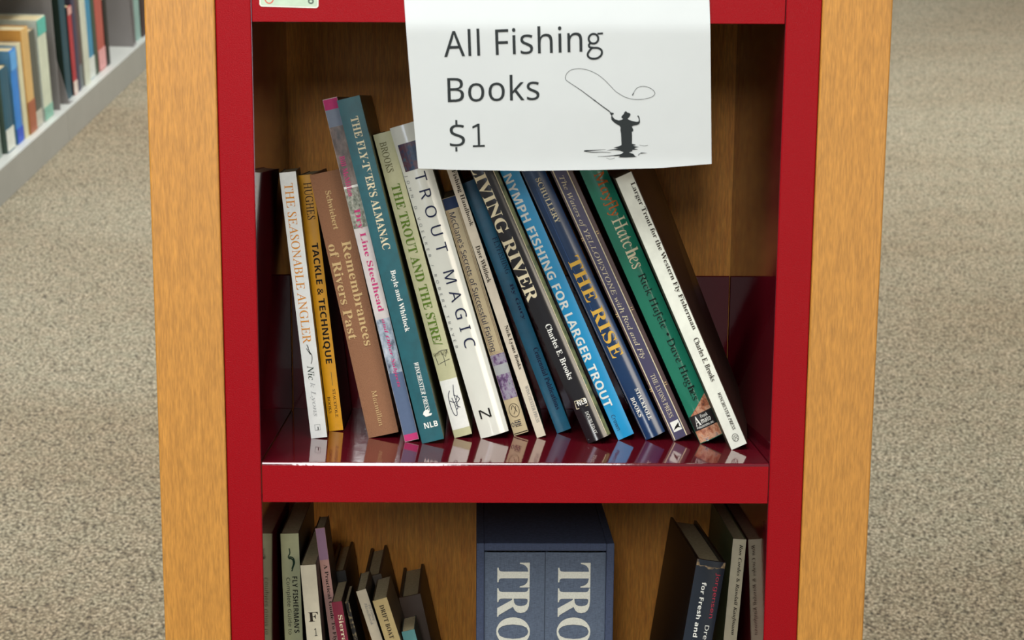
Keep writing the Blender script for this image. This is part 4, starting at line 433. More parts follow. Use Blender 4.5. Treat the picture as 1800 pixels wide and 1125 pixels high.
  116: [138,[23,-7,4,-3,-8,9,-12,29,-11,39,-8,52,34,204,10,204,10,221,59,249,100,296,121,296,100,224,139,224,134,204,94,204,57,77,52,57,50,42,52,33,58,31,73,41,96,71,107,63,86,33,66,11,45,-3]],
  117: [266,[35,-7,13,-3,1,10,-4,31,0,56,11,97,28,157,35,189,29,200,14,203,10,203,9,216,55,222,109,231,60,59,57,40,59,32,66,30,93,43,124,85,153,147,176,224,235,224,187,43,189,36,195,33,201,35,209,42,217,52,228,68,239,60,218,31,199,10,180,-3,160,-7,146,-5,135,3,128,14,126,30,135,77,109,40,85,14,60,-2]],
 },
}
GC = {}
def glyph(st, ch):
    k = st+ch
    if k not in GC:
        g = GLY[st][ord(ch)]
        GC[k] = (g[0]/500, [[(c[i]/500, c[i+1]/500) for i in range(0, len(c), 2)] for c in g[1:]])
    return GC[k]

def outlines(text, st, sp=0):
    x = 0; out = []
    for ch in text:
        if ch == ' ': x += .27+sp; continue
        adv, g = glyph(st, ch)
        out += [[(px+x, py) for px, py in c] for c in g]; x += adv+sp
    return out

def fill(contours):
    cu = bpy.data.curves.new('lettering', 'CURVE'); cu.dimensions = '2D'; cu.fill_mode = 'BOTH'
    for c in contours:
        s = cu.splines.new('POLY'); s.points.add(len(c)-1); s.use_cyclic_u = True
        s.points.foreach_set('co', [k for p in c for k in (p[0], p[1], 0, 1)])
    o = bpy.data.objects.new('lettering', cu)
    me = o.to_mesh(); vs = [tuple(v.co[:2]) for v in me.vertices]; fs = [tuple(p.vertices) for p in me.polygons]
    o.to_mesh_clear(); bpy.data.objects.remove(o); bpy.data.curves.remove(cu)
    return vs, fs

def fitted(text, st, sp=0):
    """lettering scaled so its bounding box is 0..1 by 0..1"""
    vs, fs = fill(outlines(text, st, sp))
    xs = [v[0] for v in vs]; ys = [v[1] for v in vs]
    x0, x1, y0, y1 = min(xs), max(xs), min(ys), max(ys)
    return [((x-x0)/(x1-x0), (y-y0)/(y1-y0)) for x, y in vs], fs

# ------------------------------------------------------------------ books
def spine_y(u, T, bulge):
    return -bulge*(1-((2*u/T-1)**2))

def flat_on(name, verts2, faces, mat, parent, T, bulge, off):
    """print lying on the spine: verts2 in (u,v) mm"""
    vs = [(u*.001, (spine_y(min(max(u, 0), T), T, bulge)-off)*.001, v*.001) for u, v in verts2]
    return link_mesh(name, vs, faces, mat, parent)

def band(name, u0, u1, v0, v1, mat, parent, T, bulge, off=.12, slope=0):
    n = 8; vs = []; fs = []
    for i in range(n+1):
        u = u0+(u1-u0)*i/n; vs += [(u, v0), (u, v1+slope*(u-u0))]
    for i in range(n): fs.append((2*i, 2*i+2, 2*i+3, 2*i+1))
    return flat_on(name, vs, fs, mat, parent, T, bulge, off)

def book(b, spine_m, board_m, kind, bulge, label, group, name='book', extra=None):
    T, L, D = b['T'], b['L'], b['D']
    M = MC @ Matrix.Translation(b['o']) @ Matrix.Rotation(math.radians(b['yaw']), 4, 'Z') @ Matrix.Rotation(-math.radians(b['lean']), 4, 'Y') @ Matrix.Scale(1000, 4)
    root = empty(name, M, label, 'book', group)
    t = .5 if kind == 'p' else 2.2
    n = 12; r = .7
    out = [(0, D), (0, r)] + [(T*i/n, spine_y(T*i/n, T, bulge)) for i in range(n+1)] + [(T, r), (T, D)]
    if T < 4: t = min(t, .4)
    inn = [(t, D), (t, r+t)] + [(t+(T-2*t)*i/n, spine_y(T*i/n, T, bulge)*.9+t+.3) for i in range(n+1)] + [(T-t, r+t), (T-t, D)]
    k = len(out); vs = []; fs = []; mi = []
    for z in (0, L):
        vs += [(x*.001, y*.001, z*.001) for x, y in out]; vs += [(x*.001, y*.001, z*.001) for x, y in inn]
    for i in range(k-1):
        m = 0 if 1 <= i <= k-3 else 1
        fs += [(i, i+1, 2*k+i+1, 2*k+i), (k+i+1, k+i, 3*k+i, 3*k+i+1), (i+1, i, k+i, k+i+1), (2*k+i, 2*k+i+1, 3*k+i+1, 3*k+i)]
        mi += [m, 1, m, m]
    for a in (0, k-1): fs.append((a, k+a, 3*k+a, 2*k+a)); mi.append(1)
    cov = link_mesh('cover', vs, fs, [spine_m, board_m], root, mi, smooth=True)
    es = cov.modifiers.new('crisp_edges', 'EDGE_SPLIT'); es.split_angle = math.radians(38)
    hd = 3 if kind == 'h' else .3
    box('page_block', t+.15, T-t-.15, t+.9, D-(3 if kind == 'h' else .4), hd, L-hd-(0 if kind == 'h' else .4), PAGES, root)
    for q in b.get('p', []):
        m = ink(q[4])
        band(q[5], max(.15, q[0]*T), min(T-.15, q[1]*T), max(.3, q[2]), min(L-.3, q[3]), m, cov, T, bulge, .12)
    for d, text, st, col, u, v0, v1, h, nm, kw in b['t']:
        vs2, f2 = fitted(text, st, kw.get('sp', 0))
        if d == 'd': vv = [(u-h/2+y*h, v0+(v1-v0)*x) for x, y in vs2]
        else: vv = [(u-v1/2+x*v1, v0-h/2+y*h) for x, y in vs2]
        flat_on(nm, vv, f2, ink(col), cov, T, bulge, .3 if bulge < .8 else .45)
    if extra: extra(cov, T, L, D, bulge)      # prints belong to the cover
    return root

def ribbon(pts, w0, w1=None):
    """a thin drawn line as a strip; returns verts, faces"""
    w1 = w0 if w1 is None else w1; n = len(pts); vs = []; fs = []
    for i, p in enumerate(pts):
        a = pts[max(0, i-1)]; c = pts[min(n-1, i+1)]; dx, dy = c[0]-a[0], c[1]-a[1]; l = math.hypot(dx, dy) or 1
        w = (w0+(w1-w0)*i/(n-1))/2
        vs += [(p[0]-dy/l*w, p[1]+dx/l*w), (p[0]+dy/l*w, p[1]-dx/l*w)]
    for i in range(n-1): fs.append((2*i, 2*i+1, 2*i+3, 2*i+2))
    return vs, fs

def smooth(pts, k=5):
    out = []; n = len(pts)
    for i in range(n-1):
        p0, p1, p2, p3 = pts[max(0, i-1)], pts[i], pts[i+1], pts[min(n-1, i+2)]
        for j in range(k):
            t = j/k
            out.append(tuple(.5*(2*p1[a]+(p2[a]-p0[a])*t+(2*p0[a]-5*p1[a]+4*p2[a]-p3[a])*t*t+(3*p1[a]-p0[a]-3*p2[a]+p3[a])*t**3) for a in (0, 1)))
    return out+[pts[-1]]

def circle(cx, cy, rx, ry, n=28): return [(cx+rx*math.cos(6.2832*i/n), cy+ry*math.sin(6.2832*i/n)) for i in range(n+1)]

def lines_on(name, strokes, mat, root, T, bulge, w=.35, off=.3):
    vs = []; fs = []
    for s in strokes:
        v, f = ribbon(s, w); k = len(vs); vs += v; fs += [tuple(i+k for i in q) for q in f]
    return flat_on(name, vs, fs, mat, root, T, bulge, off)

# ------------------------------------------------------------------ floor
def make_floor():
    m, nt, b = nodes('cut_pile_carpet')
    tc = N(nt, 'ShaderNodeTexCoord')
    vec = tc.outputs['Object']
    # tufts
    mp = N(nt, 'ShaderNodeMapping'); mp.inputs['Scale'].default_value = (165, 135, 165); mp.inputs['Rotation'].default_value = (0, 0, .25)
    nt.links.new(vec, mp.inputs['Vector'])
    n1 = N(nt, 'ShaderNodeTexNoise'); n1.inputs['Scale'].default_value = 1; n1.inputs['Detail'].default_value = 4; n1.inputs['Roughness'].default_value = .75
    nt.links.new(mp.outputs[0], n1.inputs['Vector'])
    r = N(nt, 'ShaderNodeValToRGB'); e = r.color_ramp.elements
    e[0].position = .34; e[0].color = lin('463d2e'); e[1].position = .64; e[1].color = lin('fbf2da')
    k = e.new(.44); k.color = lin('a0937a'); k = e.new(.54); k.color = lin('c6b99e')
    vo = N(nt, 'ShaderNodeTexVoronoi'); vo.inputs['Scale'].default_value = 1.15; vo.inputs['Randomness'].default_value = 1
    nt.links.new(mp.outputs[0], vo.inputs['Vector'])
    ad = N(nt, 'ShaderNodeMath', operation='MULTIPLY_ADD'); ad.inputs[1].default_value = -.3
    nt.links.new(vo.outputs['Distance'], ad.inputs[0])
    ad2 = N(nt, 'ShaderNodeMath', operation='ADD'); ad2.inputs[1].default_value = .16
    nt.links.new(n1.outputs['Fac'], ad2.inputs[0]); nt.links.new(ad2.outputs[0], ad.inputs[2]); nt.links.new(ad.outputs[0], r.inputs[0])
    # broad tone differences: yarn colour and wide browner stretches
    n2, r2 = noise_mix(nt, vec, 22, (.92, .91, .84, 1), (1.05, .99, .92, 1), .4, .6, 5)
    mx = N(nt, 'ShaderNodeMix', data_type='RGBA', blend_type='MULTIPLY'); mx.inputs[0].default_value = 1
    nt.links.new(r.outputs[0], mx.inputs[6]); nt.links.new(r2.outputs[0], mx.inputs[7])
    mp3 = N(nt, 'ShaderNodeMapping'); mp3.inputs['Scale'].default_value = (.35, 1.0, 1); mp3.inputs['Location'].default_value = (0, .6, 0)
    nt.links.new(vec, mp3.inputs['Vector'])
    n3, r3 = noise_mix(nt, mp3.outputs[0], 1.1, (.84, .76, .68, 1), (1, 1, 1, 1), .36, .56, 2)
    mx2 = N(nt, 'ShaderNodeMix', data_type='RGBA', blend_type='MULTIPLY'); mx2.inputs[0].default_value = 1
    nt.links.new(mx.outputs[2], mx2.inputs[6]); nt.links.new(r3.outputs[0], mx2.inputs[7])
    nt.links.new(mx2.outputs[2], b.inputs['Base Color'])
    b.inputs['Roughness'].default_value = .95; b.inputs['Specular IOR Level'].default_value = .1
    b.inputs['Sheen Weight'].default_value = .15
    bp = N(nt, 'ShaderNodeBump'); bp.inputs['Strength'].default_value = 1; bp.inputs['Distance'].default_value = .02
    nt.links.new(ad.outputs[0], bp.inputs['Height']); nt.links.new(bp.outputs[0], b.inputs['Normal'])
    o = link_mesh('floor', [(-8, -4, 0), (9, -4, 0), (9, 14, 0), (-8, 14, 0)], [(0, 1, 2, 3)], m)
    tag(o, 'beige cut-pile carpet floor around the bookcase', kind='structure')
make_floor()

# ------------------------------------------------------------------ the bookcase
ZF = -932.0
CASE = empty('bookcase', Matrix.Translation(W(0, 0, ZF)) @ Matrix.Rotation(-TILT, 4, 'X'),
             'leaning red steel bookcase with oak side panels, standing on the carpet', 'bookcase')
def cz(z): return z-ZF
def zfloor(y): return (-907.033+math.sin(TILT)*y)/math.cos(TILT)     # where the carpet is, in case Z, at depth y
TOP = 720
for sx in (-1, 1):
    x0, x1 = sorted((sx*215.2, sx*265))
    p = extrude('side_panel', [(-1.5, cz(zfloor(-1.5))), (-1.5, cz(TOP)), (305, cz(TOP)), (305, cz(zfloor(305)))], x0, x1, 'x', WOOD, CASE, 1.2, 2)
    x0, x1 = sorted((sx*189.73, sx*214.9))
    box('front_stile', x0, x1, 0, 24, cz(-880), cz(TOP), RED, CASE, .9)
    x0, x1 = sorted((sx*189.73, sx*193))
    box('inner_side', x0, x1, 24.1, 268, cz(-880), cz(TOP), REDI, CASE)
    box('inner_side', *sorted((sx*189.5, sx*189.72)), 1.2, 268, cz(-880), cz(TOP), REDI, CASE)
box('back_panel', -193, 193, 269.2, 286, cz(-880), cz(TOP), BACK, CASE)
# folded sheet-steel shelf: front lip, board, upstand at the back
prof = [(0, -30.3), (0, -2.2), (.25, -1.2), (.9, -.4), (2, 0), (266.4, 0), (266.4, 115.5), (267, 116.3), (268, 116.3), (268.8, 115.5), (268.8, -3), (3, -3), (3, -27), (14, -27), (14, -30.3)]
for zz in (-694.6, -347.3, 0, 347.3):
    sh = extrude('shelf', [(y, cz(z+zz)) for y, z in prof], -189.0, 189.0, 'x', [RED, REDI], CASE, .35, 2)
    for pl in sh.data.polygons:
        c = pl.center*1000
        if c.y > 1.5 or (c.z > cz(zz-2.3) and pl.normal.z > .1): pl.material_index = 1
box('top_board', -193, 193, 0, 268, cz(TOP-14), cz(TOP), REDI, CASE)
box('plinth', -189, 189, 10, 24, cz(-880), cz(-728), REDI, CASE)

# ------------------------------------------------------------------ sticker on the top rail
stk = empty('sticker', MC @ Matrix.Translation((-162.4, -.25, 341)) @ Matrix.Rotation(math.radians(1.3), 4, 'Y') @ Matrix.Scale(1000, 4),
            'pale green and white sticker on the red top rail', 'sticker')
def rrect(w, h, r, n=5):
    o = []
    for cx, cz_, a in ((w/2-r, h/2-r, 0), (-w/2+r, h/2-r, 90), (-w/2+r, -h/2+r, 180), (w/2-r, -h/2+r, 270)):
        for i in range(n+1):
            t = math.radians(a+90*i/n); o.append((cx+r*math.cos(t), cz_+r*math.sin(t)))
    return o
extrude('backing', rrect(41.8, 28, 2), 0, .2, 'y', plain('sticker_white', 'dcd8cc', .4), stk)
extrude('printed_face', rrect(40, 26, 1.4), -.1, 0, 'y', plain('sticker_green', 'b4c6ae', .4, .06, 120), stk)
v, f = ribbon(circle(-14, -8, 3, 3.6), .8)
link_mesh('red_ring', [(x*.001, -.0002, z*.001) for x, z in v], f, plain('sticker_red', 'c8503c', .4), stk)
v, f = ribbon(circle(15.5, -9.4, 1.6, 1.4), 1.1)
link_mesh('dark_mark', [(x*.001, -.0002, z*.001) for x, z in v], f, plain('sticker_dark', '4a5a4a', .4), stk)

# ------------------------------------------------------------------ the paper sign, folded over the top rail, hanging plumb below it
def sheet_y(x, z):
    d = 318.5-z
    if d <= 0: y = -1.2
    elif d < 8: y = -1.2+.22*d*d/16
    else: y = -1.2+.22*(d-4)
    curl = max(0, (225-z)/14)
    y -= curl*curl*1.5*max(0, (x+80)/220)
    y -= .8*math.sin((x+80)/215*math.pi)*min(1, max(0, d)/60)
    return y
def lerp_tab(t, tab):
    for (a, va), (b, vb) in zip(tab, tab[1:]):
        if t <= b: return va+(vb-va)*max(0, (t-a)/(b-a))
    return tab[-1][1]
SIGN = empty('paper_sign', MC @ Matrix.Scale(1000, 4), 'white paper sign about fishing books, hanging from the red top rail', 'sign')
def make_sign():
    nx, nz = 36, 40; vs = []; fs = []
    for j in range(nz+1):
        v = j/nz
        for i in range(nx+1):
            u = i/nx
            zb = lerp_tab(u, [(0, 214.7), (.1, 213.9), (.36, 213.2), (.61, 214.2), (.82, 215.6), (1, 218.8)])
            zt = 346.5
            z = zb+(zt-zb)*v
            xl = -72.3+(-82-(-72.3))*v-.5*math.sin(v*3.14); xr = 142.1+(133.9-142.1)*v
            x = xl+(xr-xl)*u
            vs.append((x*.001, sheet_y(x, z)*.001, z*.001))
    for j in range(nz):
        for i in range(nx):
            a = j*(nx+1)+i; fs.append((a, a+1, a+nx+2, a+nx+1))
    # top strip folded back onto the shelf above
    k = len(vs)-(nx+1); base = len(vs)
    for yy in (.4, 30.):
        for i in range(nx+1):
            x = vs[k+i][0]; vs.append((x, yy*.001, .3479))
    for i in range(nx): fs.append((k+i, k+i+1, base+i+1, base+i)); fs.append((base+i, base+i+1, base+nx+2+i, base+nx+1+i))
    o = link_mesh('sheet', vs, fs, PAPER, SIGN, smooth=True)
    s = o.modifiers.new('thickness', 'SOLIDIFY'); s.thickness = .00015; s.offset = 1
    e = o.modifiers.new('crisp_edges', 'EDGE_SPLIT'); e.split_angle = math.radians(40)
    return o
make_sign()
def on_sheet(name, verts, faces, mat):
    import bmesh
    o = link_mesh(name, [(x*.001, 0, z*.001) for x, z in verts], faces, mat, SIGN)
    bm = bmesh.new(); bm.from_mesh(o.data)
    for z in [302+2*i for i in range(12)] + [214+8*i for i in range(11)]:      # cut the letters where the sheet bends
        bmesh.ops.bisect_plane(bm, geom=bm.verts[:]+bm.edges[:]+bm.faces[:], plane_co=(0, 0, z*.001), plane_no=(0, 0, 1))
    for v in bm.verts: v.co.y = (sheet_y(v.co.x*1000, v.co.z*1000)-.35)*.001
    bm.to_mesh(o.data); bm.free(); return o
SIGNINK = plain('sign_ink', '232a2c', .7, .04, 200)
def sign_text(text, x0, z0, w, asc, ang, name):
    """x0,z0 baseline start; w total width; asc height of tall letters"""
    vs, fs = fill(outlines(text, 's', 0.012))
    xs = [v[0] for v in vs]; mx = max(v[1] for v in vs); a = math.radians(ang)
    k = w/(max(xs)-min(xs)); kz = asc/mx; xm = min(xs); o = []
    for x, y in vs:
        X = (x-xm)*k; Y = y*kz
        o.append((x0+X*math.cos(a)-Y*math.sin(a), z0+X*math.sin(a)+Y*math.cos(a)))
    on_sheet(name, o, fs, SIGNINK)
sign_text('All Fishin', -52.9, 293.4, 98.6, 18.6, 2.35, 'lettering')
def letter_g():
    def P(x, y):
        a = math.radians(2.35); X = 102.4+x; return (-52.9+X*math.cos(a)-y*math.sin(a), 293.4+X*math.sin(a)+y*math.cos(a))
    vs = []; fs = []
    for s, w in ((circle(4.2, 8.6, 3.4, 3.3, 36), 1.5), ([(7, 11.9), (11, 12.1)], 1.3), (smooth([(2.0, 5.9), (.9, 4.4), (1.5, 2.9), (4, 2.4), (7.4, 2.1), (9.9, .3), (9.6, -2.8), (6.6, -4.9), (3, -5.0), (.4, -3.6), (.1, -1.2), (2.2, 1.6), (3.4, 2.3)]), 1.5)):
        v, f = ribbon([P(*p) for p in s], w); k = len(vs); vs += v; fs += [tuple(i+k for i in q) for q in f]
    on_sheet('lettering', vs, fs, SIGNINK)
letter_g()
sign_text('Books', -50.4, 262.0, 66.0, 17.9, 1.7, 'lettering')
sign_text('$1', -49.0, 229.6, 25.4, 16.6, 1.9, 'lettering')
for z0, z1 in ((246.2, 249.4), (227.0, 230.2)):
    v, f = ribbon([(-44.4, z1), (-44.3, z0)], 1.5); on_sheet('lettering', v, f, SIGNINK)

def make_fisherman():
    def c(p): x, y = p; return (28+.0651*x+.0013*y, 289.9+.0003*x-.0641*y)
    body = [(575,530),(595,545),(622,548),(625,562),(605,572),(612,592),(640,620),(680,632),(715,625),(728,615),(712,605),(708,595),(718,578),(735,562),(742,542),(758,528),(775,545),(800,550),(810,560),(808,578),(792,600),(778,615),(800,628),(840,640),(880,648),(900,645),(905,625),(898,600),(885,585),(895,575),(908,590),(915,620),(918,650),(908,672),(880,685),(845,690),(828,700),(842,730),(845,745),(828,760),(832,800),(832,890),(880,905),(845,912),(865,920),(910,925),(870,935),(860,945),(905,955),(840,960),(835,975),(800,988),(850,1005),(870,1030),(890,1036),(840,1042),(760,1045),(680,1043),(700,1034),(690,1028),(620,1030),(715,1005),(740,985),(700,968),(640,962),(550,966),(600,956),(680,945),(625,935),(690,918),(715,905),(708,780),(700,740),(702,710),(690,690),(660,675),(630,655),(600,625),(595,600),(600,580),(585,560)]
    v, f = fill([[c(p) for p in body]])
    on_sheet('fisherman_silhouette', v, f, SIGNINK)
    loop = smooth([(118,208),(95,190),(86,160),(105,115),(150,80),(230,66),(310,75),(380,98),(450,135),(520,190),(580,250),(640,310),(700,350),(760,380),(830,398),(900,402),(970,395),(1040,375),(1070,350),(1075,325),(1050,295),(1000,268),(940,258),(890,270),(860,295),(840,335)])
    v, f = ribbon([c(p) for p in loop], .28); on_sheet('fishing_line', v, f, SIGNINK)
    vs = []; fs = []
    for s, a, b in (([(580,535),(500,478),(415,415),(260,300),(118,208)], .75, .3), ([(842,328),(828,357)], .5, .8), ([(404,408),(420,418)], 1.0, .9)):
        v, f = ribbon([c(p) for p in s], a, b); k = len(vs); vs += v; fs += [tuple(i+k for i in q) for q in f]
    on_sheet('fishing_rod', vs, fs, SIGNINK)
    vs = []; fs = []
    for s, a, b in (([(296,972),(345,966),(440,962),(540,954)], .9, .15), ([(310,975),(400,986),(500,984),(600,990)], .6, .2), ([(450,1033),(560,1030),(690,1014)], .15, .6),
                    ([(545,1050),(590,1062),(640,1052)], .15, .25), ([(905,1022),(925,1000),(1000,995)], .5, .15), ([(930,996),(985,994)], .9, .2), ([(915,905),(970,915),(1010,908)], .15, .3)):
        v, f = ribbon([c(p) for p in smooth(s)], a, b); k = len(vs); vs += v; fs += [tuple(i+k for i in q) for q in f]
    on_sheet('water_lines', vs, fs, SIGNINK)
make_fisherman()

